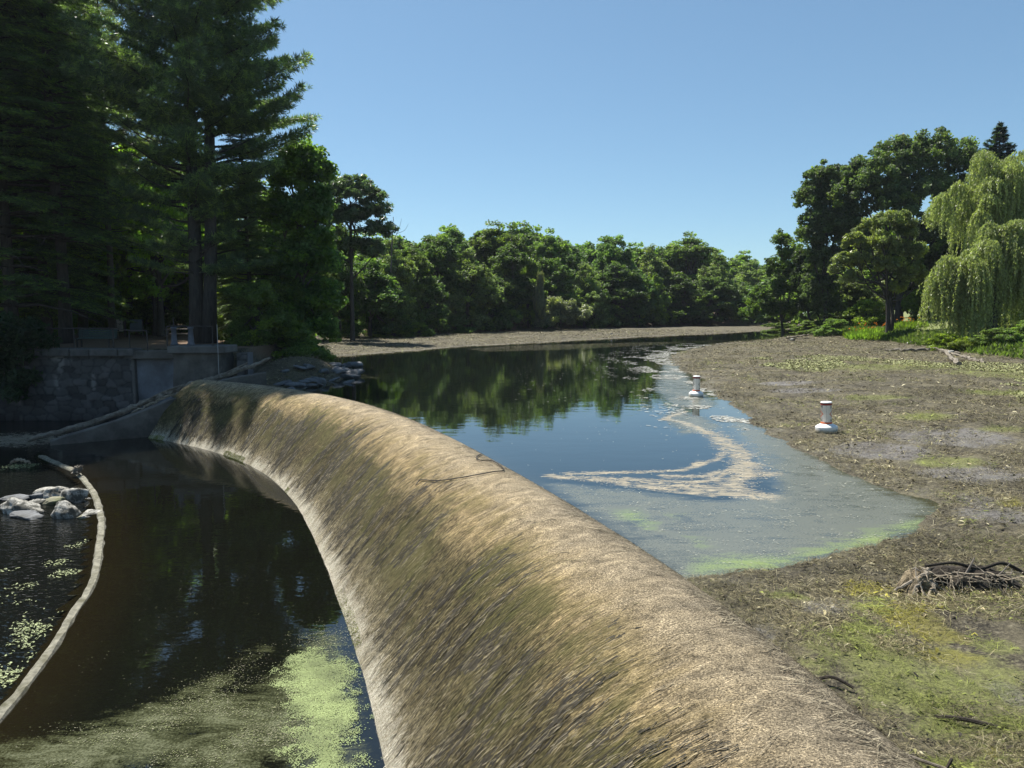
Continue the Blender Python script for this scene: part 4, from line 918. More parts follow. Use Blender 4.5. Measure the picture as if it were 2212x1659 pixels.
# ---- conifers
def conifer(seed, Hh, tr, h0, whorl=.6, per=(4, 6), Lmax=4.5, kind='pine', col=(.03, .055, .025), side=None, dens=1.0, shape=.75, fork=None, needle=.30, nw=.032):
    r = np.random.default_rng(seed); mb = MB()
    ph = np.linspace(0, Hh, 12); wob = np.cumsum(r.normal(0, .05, (12, 2)), 0)
    T = np.stack([wob[:, 0], wob[:, 1], ph], 1); T[0, 2] = -.3
    mb.tube(T, np.interp(ph, [0, .6, Hh*.5, Hh], [tr*1.35, tr, tr*.6, .03]), 10)
    if fork:
        T2 = T.copy(); T2[:, 0] += np.interp(ph, [0, 2, Hh*.5, Hh], [fork*.75, fork, fork*1.6, fork*1.9]); mb.tube(T2[:11], np.interp(ph, [0, .6, Hh*.5, Hh], [tr*1.2, tr*.95, tr*.55, .03])[:11], 10)
    cen = []; axs = []; tone = []; size = []
    z = h0
    while z < Hh-.4:
        f = (z-h0)/(Hh-h0); n = r.integers(per[0], per[1]+1); a0 = r.random()*6.28
        prof_ = (min(1, .55+1.6*f) if f < .35 else 1.0)*(1-max(0, f-.3)/.7)**shape if kind == 'pine' else (1-f)**shape
        for i in range(n):
            a = a0+2*math.pi*i/n+r.normal(0, .25); L = max(.35, Lmax*prof_*(.65+.6*r.random()))
            if side is not None: L *= 1+side*math.cos(a)
            dead = (f < .25 and r.random() < .35)
            base = np.array([np.interp(z, ph, T[:, 0]), np.interp(z, ph, T[:, 1]), z]); dr = np.array([math.cos(a), math.sin(a), 0])
            if kind == 'pine': rise = .05+.35*f+r.normal(0, .08); cur = .16
            elif kind == 'spruce': rise = -.12+.45*f; cur = .10
            else: rise = .12+.3*f; cur = -.30
            ts = np.linspace(0, 1, 7); B = base+dr*(L*ts)[:, None]; B[:, 2] += L*(rise*ts+cur*ts*ts)
            B[1:] += r.normal(0, .05, (6, 3))
            mb.tube(B, np.linspace(max(.02, .018*L), .008, 7), 5, False)
            if dead: continue
            sdv = np.array([-dr[1], dr[0], 0]); m = max(3, int(L/.42*dens)) 
            for j in range(m):
                t = .28+.72*(j+.5)/m+r.normal(0, .02); t = min(1, t); p = np.array([np.interp(t, ts, B[:, k]) for k in range(3)])
                for s in (-1, 1):
                    ls = L*.36*(1.15-t)*(.6+.7*r.random()); q = max(1, int(ls/.30))
                    dv_ = unit(dr*.75+sdv*s*(.8+.3*r.random())+np.array([0, 0, .12 if kind == 'pine' else -.12]))
                    for g in range(q+1):
                        c = p+dv_*ls*(g+.3)/(q+.3); c[2] += (.10*g/(q+1) if kind == 'pine' else -.12*(g/(q+1))**2)
                        cen.append(c); axs.append(unit(dv_*.8+dr*.4)); tone.append(r.random()); size.append(1)
            cen.append(B[-1]); axs.append(dr); tone.append(1); size.append(1.1)
        z += whorl*(.7+.6*r.random())
    for _ in range(14): cen.append(np.array([T[-1, 0], T[-1, 1], Hh-r.random()*.9])); axs.append(unit(np.array([r.normal(), r.normal(), 1.2]))); tone.append(r.random()); size.append(.9)
    cen = np.array(cen); axs = np.array(axs); tone = np.array(tone); size = np.array(size)
    k = 15 if kind == 'pine' else 13; n = len(cen)*k; id_ = np.repeat(np.arange(len(cen)), k)
    A = axs[id_]; rd = r.normal(size=(n, 3))
    if kind == 'pine':
        ax = unit(A*.75+unit(rd)*.95+np.array([0, 0, .25])); L = needle*(.7+.6*r.random(n))*size[id_]; p = cen[id_]+ax*(L*.45)[:, None]; w = np.full(n, nw)*(.7+.6*r.random(n))
    else:
        off = r.random(n)[:, None]; s = np.cross(A, np.array([0, 0, 1.0])); s = unit(s)*np.where(r.random(n) < .5, -1, 1)[:, None]
        ax = unit(A*.6+s*.9+rd*.25+np.array([0, 0, -.1])); L = needle*(.6+.7*r.random(n))*size[id_]; p = cen[id_]+A*(off-.5)*.34+ax*(L*.45)[:, None]+r.normal(0, .03, (n, 3)); w = np.full(n, nw)*(.7+.6*r.random(n))
    sd = unit(np.cross(ax, r.normal(size=(n, 3)))) if kind == 'pine' else unit(np.cross(ax, np.array([0, 0, 1.0])+r.normal(0, .4, (n, 3))))
    V, F = quads(p, ax, sd, L, w)
    c = np.array(col)[None]*((.7+.6*tone)[id_]*(.75+.5*r.random(n)))[:, None]
    c = np.where(((tone > .74)[id_])[:, None], c*np.array([1.75, 1.7, 1.1]), c)  # some tufts and all branch tips coloured lighter to look sunlit
    return mb, (V, F, np.repeat(c, 4, 0))

# big double white pine by the water
pm = bake(*conifer(1, 34, .40, 4.0, .52, (4, 7), 5.6, 'pine', (.105, .145, .082), side=.14, fork=.78, dens=1.8, needle=.33, nw=.04), 'needle', 'darkbark')
X = (428-1106)/1597*43.2
tree_from('pine_tree', 'tallest dark white pine with a double trunk standing at the corner above the pier', 'tree', pm, (X, 43.2, gz(X, 43.2)), 0, 1.0, 'pines of the left grove')
pm2 = bake(*conifer(2, 29, .28, 7.5, .7, (3, 5), 3.6, 'pine', (.115, .15, .085), dens=1.4, nw=.04), 'needle', 'bark')
pm3 = bake(*conifer(3, 31, .32, 6.0, .62, (4, 6), 4.6, 'hemlock', (.088, .135, .066), dens=1.0, needle=.30, nw=.055, shape=.5), 'needle', 'darkbark')
pm4 = bake(*conifer(4, 30, .30, 2.0, .52, (5, 7), 4.8, 'hemlock', (.092, .142, .064), dens=1.1, needle=.30, nw=.055, shape=.45), 'needle', 'darkbark')
for (u, Y, ms, sc, rz, lab, nm) in [
    (246, 51, pm2, .84, .3, 'slender grey pine with a bare trunk and thin open top left of the double pine', 'pine_tree'),
    (336, 58, pm2, .60, 2.2, 'thin pine standing half hidden just behind the double pine on its left', 'pine_tree'),
    (138, 43, pm3, 1.0, .9, 'dark hemlock with straight trunk and flat boughs behind the bench', 'hemlock_tree'),
    (30, 41.5, pm4, 1.08, 2.0, 'dense dark hemlock hanging over the left end of the stone wall', 'hemlock_tree'),
    (200, 62, pm3, 1.0, 4.0, 'shaded hemlock deeper in the grove between bench and notice board', 'hemlock_tree'),
    (-70, 47, pm3, 1.1, 5.0, 'hemlock cut off by the left picture edge', 'hemlock_tree'),
    (105, 47.5, pm4, .95, 1.2, 'straight hemlock right behind the bench, beside the flat boughed one', 'hemlock_tree'),
    (180, 55, pm2, 1.05, 1.8, 'grey barked pine showing between the hemlocks behind the bench', 'pine_tree'),
    (75, 53, pm4, 1.15, 3.4, 'hemlock filling the gap left of the bench behind the front row', 'hemlock_tree'),
    (545, 45.5, pm4, .50, 1.4, 'shorter dark conifer with low sweeping boughs right of the double pine', 'hemlock_tree')]:
    x = (u-1106)/1597*Y; tree_from(nm, lab, 'tree', ms, (x, Y, gz(x, Y)), rz, sc, 'pines of the left grove' if nm == 'pine_tree' else 'hemlocks of the left grove')
# round topped pine farther along the left bank
r = np.random.default_rng(21)
lb = [(0, 0, 15.2, 3.6, 3.2, 1.6), (0, .3, 12.6, 3.4, 2.6, 1.4), (2.3, .5, 13.4, 2.4, 2.4, 1.2), (-3.0, 0, 9.6, 1.4, 1.4, .6), (2.6, 0, 9.4, 1.8, 1.4, .7), (-2.0, 0, 13.4, 2.2, 2.2, 1.2), (3.0, -.5, 11.4, 1.9, 1.9, .8), (-2.6, .5, 11.2, 1.7, 1.7, .8), (1.2, 0, 10.2, 1.8, 1.6, .7), (-1.0, .3, 16.0, 1.8, 1.8, .8), (.8, 0, 16.2, 1.6, 1.6, .7)]
mb, cr = crown_tree(22, 17, lb, .26, (.095, .135, .075), 330, 75, .26, .75, (.32, .62), .3, yellow=.05, aspect=3.5, up=.6)
X = (762-1106)/1597*76; tree_from('pine_tree', 'round topped pine with open branches rising above the bank right of the dark grove', 'tree', bake(mb, cr, 'needle', 'darkbark'), (X, 76, gz(X, 76)-.3), 0, 1.0)

# ---- broadleaf masters
G1, G2, G3, G4 = (.10, .15, .058), (.13, .18, .06), (.155, .195, .09), (.085, .13, .055)
def bl(seed, Hh, Rr, leaf, col, n=8, ncl=110, per=120, z0=.25, cr=(.5, 1.1), **k):
    return bake(*crown_tree(seed, Hh, auto_lobes(seed, Hh, Rr, n, z0), leaf, col, ncl, per, Hh*.016+.06, .5, cr, **k))
FAR = [bl(31, 17, 5.0, .30, G1, 22, 560, 70, -.02, (.4, .95)), bl(32, 19, 4.2, .30, G2, 22, 540, 70, .0, (.4, .95)), bl(33, 15, 5.0, .28, G3, 22, 560, 70, -.04, (.4, .9)), bl(34, 18, 4.6, .30, G4, 22, 560, 70, -.02, (.4, .95)), bl(35, 10, 4.0, .30, G1, 14, 300, 65, -.06, (.4, .9)), bl(36, 9, 3.4, .28, (.14, .20, .05), 12, 260, 80, -.04, (.4, .8))]
NEAR = [bl(41, 16, 4.6, .22, G1, 18, 480, 90, -.04, (.35, .8), yellow=.3), bake(*crown_tree(42, 14, auto_lobes(42, 14, 4.4, 18, .0), .24, (.20, .28, .065), 300, 62, .28, .5, (.35, .8), yellow=.35), 'backlitleaf'), bl(43, 6, 2.6, .18, G2, 10, 220, 90, -.05, (.3, .6))]  # second mesh: leaf colour brightened to look backlit
def zpx0(v, Y): return HC+(668-v)/1597*Y
def lobes0(L, u0, Y, z0): return [((u-u0)/1597*Y, dy, zpx0(v, Y)-z0, ru/1597*Y, ru/1597*Y*.9, rv/1597*Y) for (u, v, ru, rv, dy) in L]
X = (640-1106)/1597*47.5
lb = lobes0([(665, 300, 40, 40, 0), (695, 330, 34, 40, 0), (640, 340, 50, 50, 0), (700, 390, 30, 36, 0), (660, 420, 55, 50, 0), (610, 420, 45, 60, .5), (690, 470, 36, 40, 0), (705, 520, 34, 40, 0), (650, 520, 60, 50, 0), (700, 590, 42, 45, 0), (640, 610, 55, 50, 0), (690, 660, 40, 40, .3), (590, 560, 45, 70, .5), (620, 680, 45, 40, .3)], 640, 47.5, 1.4)
MAP = bake(*crown_tree(46, 15, lb, .20, G1, 760, 85, .26, .4, (.3, .7), .35, yellow=.35))
tree_from('broadleaf_tree', 'leafy maple like tree with glossy sunlit right side beside the double pine', 'tree', MAP, (X, 47.5, gz(X, 47.5)-.2), 0)
for (u, Y, ms, sc, rz, lab) in [
    (350, 57, NEAR[1], 1.1, .4, 'yellow green backlit tree showing through between the pine trunks'),
    (205, 58, NEAR[1], 1.15, 2.4, 'bright backlit tree deep behind the notice board'),
    (95, 66, NEAR[0], 1.2, 3.4, 'leafy tree behind the bench and hemlocks'),
    (455, 64, NEAR[1], 1.1, 4.4, 'backlit tree seen right behind the double trunk'),
    (560, 62, NEAR[0], .95, 1.4, 'dark broad tree filling the space right of the double pine'),
    (610, 78, NEAR[0], 1.0, 5.2, 'tall dark bank tree behind the glossy maple like tree'),
    (285, 70, NEAR[1], 1.35, 3.1, 'pale green backlit tree behind the slender grey pine'),
    (-20, 72, NEAR[0], 1.3, 2.0, 'leafy tree at the far left behind the hemlocks')]:
    x = (u-1106)/1597*Y; tree_from('broadleaf_tree', lab, 'tree', ms, (x, Y, gz(x, Y)-.2), rz, sc, 'broadleaf trees behind the left grove')
# understory and shrubs of the left bank
for (u, Y, sc, rz, lab) in [(640, 42.6, (.75, .75, .46), .3, 'low dark bush on the rock heap at the water'), (560, 41.5, (.8, .8, .62), 1.3, 'dark shrub growing over the right end of the stone wall'),
    (600, 47, .8, 2.2, 'shrub behind the dark bush on the rock heap'), (500, 50, .7, 3.0, 'lit shrub right of the double trunk'), (330, 60, .75, 4.0, 'pale lit shrub between notice board and picnic table'),
    (160, 57, .75, 5.0, 'low green shrub behind the bench'), (60, 52, .8, 1.0, 'lit shrub at the left end of the railing'), (440, 60, .8, 2.6, 'understory shrub behind the picnic table'), (235, 58, .6, .4, 'small bright shrub below the notice board')]:
    x = (u-1106)/1597*Y; tree_from('shrub', lab, 'shrub', NEAR[2], (x, Y, gz(x, Y)-.15), rz, sc, 'shrubs of the left bank')
# hemlock bough mass over the left end of the wall
lb = [(0, 0, 1.2, 1.5, 1.2, 1.3), (.6, 0, 2.6, 1.4, 1.2, 1.0), (-1, 0, 2.8, 1.8, 1.5, 1.2), (.1, -.2, .2, 1.0, .9, .9)]
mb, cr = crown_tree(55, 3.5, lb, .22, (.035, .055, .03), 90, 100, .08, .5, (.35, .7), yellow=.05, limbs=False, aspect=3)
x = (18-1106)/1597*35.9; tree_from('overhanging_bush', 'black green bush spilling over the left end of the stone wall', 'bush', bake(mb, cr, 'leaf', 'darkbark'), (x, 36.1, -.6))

# ---- far treeline: (u of trunk, distance, top v, mesh, radius px, label)
FT = [
 (800, 88, 545, 0, 70, 'dark bushy tree below the round topped pine'),
 (735, 80, 470, 3, 50, 'tall dark tree left of the round topped pine'),
 (845, 92, 505, 2, 55, 'light yellowish tree right of the round topped pine'),
 (890, 97, 520, 1, 45, 'young yellow green tree, fourth along the far bank from the left'),
 (945, 108, 492, 0, 62, 'broad dull green tree with a rounded top right of the yellow green one'),
 (1010, 108, 530, 2, 60, 'pale greyish willow like tree at the front of the far bank'),
 (990, 122, 486, 3, 55, 'dark tree with a knobby crown standing out of the treeline, left third'),
 (1066, 126, 474, 1, 56, 'highest broad crown of the far treeline'),
 (1090, 116, 520, 3, 55, 'blackish tree in the middle of the far bank'),
 (1118, 128, 496, 0, 45, 'mid green crown just right of the highest one'),
 (1140, 120, 545, 5, 34, 'small bright yellow green crown in the middle of the far bank'),
 (1182, 134, 490, 1, 44, 'loose two topped crown with sky gaps in the treeline'),
 (1190, 125, 545, 0, 52, 'shadowy tree behind the pale round willow bush'),
 (1240, 138, 522, 3, 50, 'low dark crown in the dip of the treeline'),
 (1262, 130, 560, 2, 48, 'greyish tree standing right of the pale round willow bush'),
 (1322, 146, 494, 0, 52, 'rounded high crown right of the dip in the treeline'),
 (1330, 138, 560, 3, 55, 'dark wide tree under the rounded high crown'),
 (1400, 150, 522, 2, 46, 'light green crown between the two highest right crowns'),
 (1408, 142, 585, 5, 32, 'small yellowish tree at the right part of the far bank'),
 (1380, 141, 588, 4, 42, 'dense dark tree at the waterline of the far bank, right part'),
 (1488, 166, 497, 1, 54, 'tall billowy blue green crown right of the middle'),
 (1470, 148, 585, 3, 44, 'dim tree in front of the billowy crown'),
 (1548, 155, 540, 2, 44, 'dome shaped green tree near the right end of the far bank'),
 (1535, 150, 590, 0, 46, 'dark tree below the dome shaped one'),
 (1610, 175, 560, 2, 55, 'hazy light tree in the gap before the right bank'),
 (1590, 163, 600, 4, 45, 'low dark tree at the end of the far bank'),
 (1650, 185, 572, 1, 45, 'distant pale crown beside the right bank trees'),
 (925, 98, 590, 4, 48, 'dark low tree at the left part of the far bank edge'),
 (1060, 112, 590, 4, 48, 'low dark tree under the blackish one'),
 (845, 90, 610, 4, 46, 'dark low tree behind the bright grass tuft'),
 (1285, 133, 610, 4, 42, 'low dark tree close behind the mud, centre right'),
 (1440, 146, 610, 4, 40, 'shady low tree above the wading bird')]
hts = [17, 19, 15, 18, 10, 9]; rds = [5.0, 4.2, 5.0, 4.6, 4.0, 3.4]
for i, (u, Y, tv, mi, rp, lab) in enumerate(FT):
    x = (u-1106)/1597*Y; z = gz(x, Y)-.2; top = aty(u, tv, Y)[2]; sz = (top-z)/hts[mi]/1.02; sx_ = rp/1597*Y*1.12/rds[mi]
    tree_from('broadleaf_tree', lab+' across the water' if len(lab.split()) < 13 else lab, 'tree', FAR[mi], (x, Y, z), i*1.7, (sx_, sx_, sz), 'trees of the far bank')
# bushes at the far water's edge
lb = [(0, 0, 2.6, 2.4, 2.0, 2.0), (-2.2, 0, 1.7, 1.6, 1.6, 1.5), (2.4, .2, 2.0, 1.9, 1.7, 1.8), (-1.0, 0, 3.9, 1.2, 1.1, .9)]
mb, cr = crown_tree(60, 4.5, lb, .22, (.21, .22, .14), 150, 120, .1, .4, (.45, .8), .25, yellow=.1, aspect=2.5)
WB = bake(mb, cr, 'willowleaf')
x = (1212-1106)/1597*116; tree_from('willow_bush', 'pale greyish round willow bush at the edge of the far mud', 'bush', WB, (x, 116, gz(x, 116)-.2), 0, 1.12)
x = (1165-1106)/1597*115; tree_from('willow_bush', 'thin greyish upright willow shoot beside the pale round bush', 'bush', WB, (x, 115, gz(x, 115)-.2), 2, (.36, .36, 1.9))
for i, (u, Y, s_, sz, lab) in enumerate([(905, 90, .62, .36, 'bright green grassy tuft at the far mud, rightmost of two'), (850, 88, .9, .30, 'low green grassy mound at the far mud, leftmost of two'), (735, 88, .8, .4, 'dark low bush in shade at the left far mud edge'), (985, 103, .7, .3, 'low dark bush at the mud left of the willow bush'), (1330, 141, .8, .55, 'low dim bush at the far mud edge above the ripples'), (1455, 152, .9, .5, 'dim bush right of centre on the far mud edge')]):
    x = (u-1106)/1597*Y; tree_from('low_bush', lab, 'bush', FAR[5] if i < 2 else FAR[4], (x, Y, gz(x, Y)-.4), i, (s_*(1.0 if i > 1 else .9), s_*.8, sz*(1.0 if i > 1 else .7)), 'low bushes along the far mud')
# bare twigs above the left bank
log('bare_tree', [(-14.6, 90, 8), (-14.4, 90, 12), (-14.2, 90, 14.6)], [.12, .07, .02], 'leafless grey twigs sticking out above the left far bank trees', 'dead tree', mat='wood', seed=40, jit=.02,
    extra=[([(-14.4, 90, 11.5), (-13.6, 90, 13), (-13.2, 90, 14.4)], (.04, .012)), ([(-14.4, 90, 12), (-15.2, 90, 13.2), (-15.3, 90, 14.2)], (.04, .012)), ([(-13.9, 90, 12.6), (-12.9, 90, 13.0), (-12.4, 90, 13.8)], (.03, .01))])

# ---- the woods behind everything that read as one mass
def woods(name, spots, seed, meshes, label):
    r = np.random.default_rng(seed); VV = []; FF = []; CC = []; n = 0
    for (x, y, s, sz, mi) in spots:
        me = meshes[mi]; v = np.empty(len(me.vertices)*3, np.float32); me.vertices.foreach_get('co', v); v = v.reshape(-1, 3)
        f = np.empty(len(me.loops), np.int32); me.loops.foreach_get('vertex_index', f); f = f.reshape(-1, 4)
        c = np.empty(len(me.vertices)*4, np.float32); me.attributes['tint'].data.foreach_get('color', c); c = c.reshape(-1, 4)
        k = r.random(len(f)) < .5; f = f[k]; used, inv = np.unique(f, return_inverse=True); f = inv.reshape(f.shape); v = v[used]; c = c[used]
        fc = v.reshape(-1, 4, 3); ce = fc.mean(1, keepdims=True); v = (ce+(fc-ce)*1.6).reshape(-1, 3)
        a = r.random()*6.28; ca, sa = math.cos(a), math.sin(a)
        q = np.stack([(v[:, 0]*ca-v[:, 1]*sa)*s+x, (v[:, 0]*sa+v[:, 1]*ca)*s+y, v[:, 2]*sz+gz(x, y)-.3], 1)
        VV.append(q); FF.append(f+n); CC.append(c[:, :3]*(.75+.5*r.random())); n += len(q)
    o = obj(name, make_mesh(name, np.concatenate(VV), np.concatenate(FF), M['leaf'], dict(tint=np.concatenate(CC)))); return tag(o, label, 'woods', None, 'stuff')
fm = [m[1] for m in FAR]; r = np.random.default_rng(5); sp = []
for u in range(760, 1720, 30):
    Yf = np.interp(u, [760, 1000, 1200, 1400, 1600, 1720], [112, 140, 152, 166, 190, 200])
    for j in range(2):
        Y = Yf+j*10+r.normal(0, 3); x = (u+r.normal(0, 8)-1106)/1597*Y
        top = np.interp(u, [760, 850, 1000, 1100, 1250, 1330, 1450, 1600, 1720], [520, 530, 515, 505, 540, 530, 545, 575, 575])+r.normal(0, 8)
        sz = (3.6+(668-top)/1597*Y-1.5)/17.5; sp.append((x, Y, 1.25, sz, int(r.integers(0, 4))))
for x, y in [(-78, 100), (-90, 88), (-66, 108), (-46, 112), (-56, 118), (-100, 100), (-30, 118), (-80, 118), (-52, 96), (-44, 80), (-36, 88), (-30, 100), (-60, 75), (-50, 66), (-24, 106), (-40, 100), (-70, 60), (-64, 84), (-33, 74), (-28, 66), (-40, 62)]: sp.append((x, y, 1.3, .55, int(r.integers(0, 4))))
woods('woods', sp, 6, fm, 'unbroken green woods rising behind the far bank trees')
sp = [(u/1597*Y, Y, s, sz, int(r.integers(0, 4))) for (u, Y, s, sz) in [(560, 150, 1.3, .6), (640, 140, 1.3, .75), (720, 128, 1.3, .7), (800, 124, 1.3, .9), (880, 122, 1.3, .95), (960, 118, 1.3, 1.0), (1040, 116, 1.3, 1.0), (1120, 110, 1.4, 1.0), (1000, 96, 1.1, .75), (1080, 90, 1.1, .8), (1120, 80, 1.1, .8), (940, 112, 1.1, .7), (700, 122, 1.1, .5)]]
woods('woods', sp, 8, fm, 'dark woods behind the oak and willows of the right bank')

# ---- right bank trees
def at_u(u, Y, v=None): x = (u-1106)/1597*Y; return x, Y, gz(x, Y)
def zpx(v, Y): return HC+(668-v)/1597*Y          # height shown at picture row v (small tilt ignored)
def lobes_px(L, u0, Y, z0, ky=.9): return [((u-u0)/1597*Y, 0+dy, zpx(v, Y)-z0, ru/1597*Y, ru/1597*Y*ky, rv/1597*Y) for (u, v, ru, rv, dy) in L]
Y = 100; x, y, z = at_u(1938, Y)
lb = lobes_px([(1985, 345, 66, 52, 0), (1930, 340, 56, 46, 1), (1870, 380, 60, 50, 0), (1830, 410, 50, 50, -1), (1820, 470, 50, 50, 1), (1850, 520, 50, 50, 2), (2045, 365, 52, 52, 0), (2060, 430, 50, 50, 1), (1960, 420, 80, 70, 0), (1900, 455, 60, 55, -2), (2010, 500, 60, 50, 1), (1950, 560, 60, 50, 2), (2040, 570, 50, 50, 2), (2075, 500, 40, 50, 2), (1890, 540, 50, 45, 3)], 1938, Y, z)
tree_from('oak_tree', 'huge dark oak with a broad knobby crown and thick straight trunk on the right bank', 'tree', bake(*crown_tree(70, 25, lb, .30, (.11, .15, .07), 1300, 75, .62, .35, (.45, 1.0), .3, yellow=.12), 'leaf', 'darkbark'), (x, y, z-.2))
Y = 103; x, y, z = at_u(1782, Y)
lb = lobes_px([(1765, 390, 42, 34, 0), (1745, 430, 36, 40, 0), (1805, 420, 46, 46, 1), (1775, 480, 58, 46, 0), (1740, 510, 34, 34, 0), (1815, 500, 46, 56, 0), (1780, 560, 46, 44, 0), (1770, 620, 40, 40, 1), (1790, 660, 36, 34, 1)], 1782, Y, z)
tree_from('oak_tree', 'dark ragged oak forming the left shoulder of the right bank trees', 'tree', bake(*crown_tree(71, 20, lb, .30, (.105, .145, .066), 700, 75, .42, .3, (.45, .95), .3, yellow=.1), 'leaf', 'darkbark'), (x, y, z-.2))
Y = 112; x, y, z = at_u(1690, Y)
lb = lobes_px([(1690, 520, 22, 22, 0), (1710, 550, 30, 26, 0), (1685, 580, 34, 30, 0), (1715, 620, 40, 36, 0), (1660, 640, 40, 30, 0), (1700, 670, 44, 26, 0), (1645, 672, 34, 18, 0)], 1700, Y, z)
tree_from('broadleaf_tree', 'mid green leaning tree at the left tip of the right bank', 'tree', bake(*crown_tree(72, 12, lb, .28, (.10, .15, .045), 360, 75, .25, .3, (.4, .85), .3, yellow=.25)), (x, y, z-.2))
Y = 108; x, y, z = at_u(1745, Y)
lb = lobes_px([(1740, 600, 34, 36, 0), (1755, 650, 36, 30, 0), (1730, 560, 24, 26, 0)], 1745, Y, z)
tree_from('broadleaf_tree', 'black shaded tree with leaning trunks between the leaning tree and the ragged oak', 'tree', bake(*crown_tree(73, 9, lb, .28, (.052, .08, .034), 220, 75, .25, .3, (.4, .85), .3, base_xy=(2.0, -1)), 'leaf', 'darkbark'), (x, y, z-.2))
# round small willow
Y = 80; x, y, z = at_u(1917, Y)
lb = lobes_px([(1910, 478, 44, 18, 0), (1868, 492, 30, 18, .6), (1948, 500, 30, 22, 0), (1838, 522, 26, 20, 0), (1885, 525, 34, 22, -1.2), (1925, 535, 36, 24, .5), (1968, 545, 22, 26, 0), (1812, 560, 20, 16, 0), (1792, 580, 13, 14, 0), (1850, 560, 28, 20, .8), (1905, 572, 36, 22, -.8), (1958, 590, 30, 24, 0), (1830, 598, 16, 14, 0), (1930, 618, 30, 20, .6), (1975, 612, 16, 14, 0)], 1917, Y, z)
mb, cr = crown_tree(74, 13, lb, .20, (.20, .23, .11), 520, 100, .30, .48, (.28, .62), .3, yellow=.25, aspect=3.0, up=.5)
mb.tube(spline(np.array([(.25, 0, -.2), (.45, .1, 2.2), (.1, .1, 4.5), (1.0, .2, 7.0), (1.8, .2, 9.0)]), 6), np.linspace(.24, .05, 25), 8)
tree_from('willow_tree', 'small round headed willow with a forked dark trunk at the edge of the mud', 'tree', bake(mb, cr, 'willowleaf', 'darkbark'), (x, y, z-.2))
# weeping willows
def weeping(seed, Y, u0, heads, col, nstr, z0):
    """heads: (u, v, ru, rv, hang px)"""
    r = np.random.default_rng(seed); P = []; L = []; out = []
    heads = np.array(heads, float); wgt = heads[:, 2]*(heads[:, 3]+heads[:, 4]*.5); pk = r.choice(len(heads), nstr, p=wgt/wgt.sum())
    sub = []
    for hd in heads:
        for _ in range(9):
            v_ = unit(r.normal(size=3)); v_[2] = abs(v_[2]); sub.append((hd[0]+v_[0]*hd[2]*1.0, hd[1]-v_[2]*hd[3]*.9+r.uniform(-.3, .5)*hd[3], hd[2]*r.uniform(.14, .42), hd[3]*r.uniform(.2, .6), hd[4]*r.uniform(.15, 1.15), v_[1]*hd[2]*.8))
    sub = np.array(sub); pk = r.integers(0, len(sub), nstr); heads0 = heads; heads = sub
    d = unit(r.normal(size=(nstr, 3))); d[:, 2] = np.abs(d[:, 2])*.9; q = .6+.45*r.random(nstr)
    s = Y/1597; h = heads[pk]
    x = (h[:, 0]-u0)*s+d[:, 0]*h[:, 2]*s*q; yy = d[:, 1]*h[:, 2]*s*q*.9+h[:, 5]*s; zz = HC+(668-h[:, 1])*s-z0+d[:, 2]*h[:, 3]*s*q
    hang = h[:, 4]*s*(.25+.85*r.random(nstr)**1.3); st = .16; m = int(h[:, 4].max()*s*1.1/st)
    dirx = d[:, 0]; diry = d[:, 1]; pts = []; axs = []; tn = []
    tone = .7+.6*r.random(nstr); rs_ = r.random(nstr)
    for j in range(m):
        t = j*st; k = t < hang; o_ = (.4+.9*rs_)*(1-np.exp(-t/1.2)); dz = -t+.45*(1-np.exp(-t/.5))
        sway = .10*np.sin(t*1.3+np.arange(nstr))
        p = np.stack([x+dirx*o_+sway, yy+diry*o_+sway*.5, zz+dz], 1)[k]
        for rep in range(2):
            pts.append(p+r.normal(0, .05, p.shape)); a = np.stack([dirx[k]*.5*np.exp(-t)+r.normal(0, .6, k.sum()), diry[k]*.5*np.exp(-t)+r.normal(0, .6, k.sum()), -np.ones(k.sum())], 1); axs.append(unit(a)); tn.append(tone[k])
    p = np.concatenate(pts); a = np.concatenate(axs); tn = np.concatenate(tn); n = len(p)
    ok = p[:, 2] > .1+r.random(n)*.6; p, a, tn = p[ok], a[ok], tn[ok]; n = len(p)
    sd = unit(np.cross(a, r.normal(size=(n, 3)))); V, F = quads(p, a, sd, .26*(.7+.6*r.random(n)), .085*(.7+.6*r.random(n)))
    c = np.array(col)[None]*(tn*(.75+.5*r.random(n)))[:, None]
    mb = MB(); 
    for hd in heads0:
        b = np.array([(hd[0]-u0)*s, 0, HC+(668-hd[1])*s-z0]); Q = spline(np.array([(0, 0, 2.0), (b[0]*.35, .2, 2+(b[2]-2)*.6), b]), 5); mb.tube(Q, np.linspace(.20, .04, len(Q)), 6)
    mb.tube([(0.1, 0, -.3), (0, 0, 1), (0, 0, 2.6)], [.5, .4, .34], 9)
    return mb, (V, F, np.repeat(c, 4, 0))
Y = 74; x, y, z = at_u(2150, Y)
tree_from('weeping_willow', 'tall weeping willow with a bright yellow green dome at the right edge', 'tree', bake(*weeping(80, Y, 2150, [(2140, 395, 62, 48, 120), (2075, 440, 62, 34, 85), (2200, 400, 60, 50, 150), (2110, 470, 60, 40, 140), (2250, 450, 70, 60, 200), (2180, 480, 60, 40, 200)], (.30, .33, .15), 3600, z), 'willowleaf', 'darkbark'), (x, y, z-.2))
Y = 61; x, y, z = at_u(2140, Y)
tree_from('weeping_willow', 'lower front weeping willow trailing its strands to the mud at right', 'tree', bake(*weeping(81, Y, 2140, [(2150, 540, 62, 44, 190), (2075, 580, 52, 36, 150), (2030, 605, 26, 22, 120), (2200, 540, 60, 50, 200), (2110, 590, 50, 40, 170), (2250, 570, 60, 50, 180), (2180, 505, 40, 22, 150)], (.27, .30, .14), 3600, z), 'willowleaf', 'darkbark'), (x, y, z-.2))
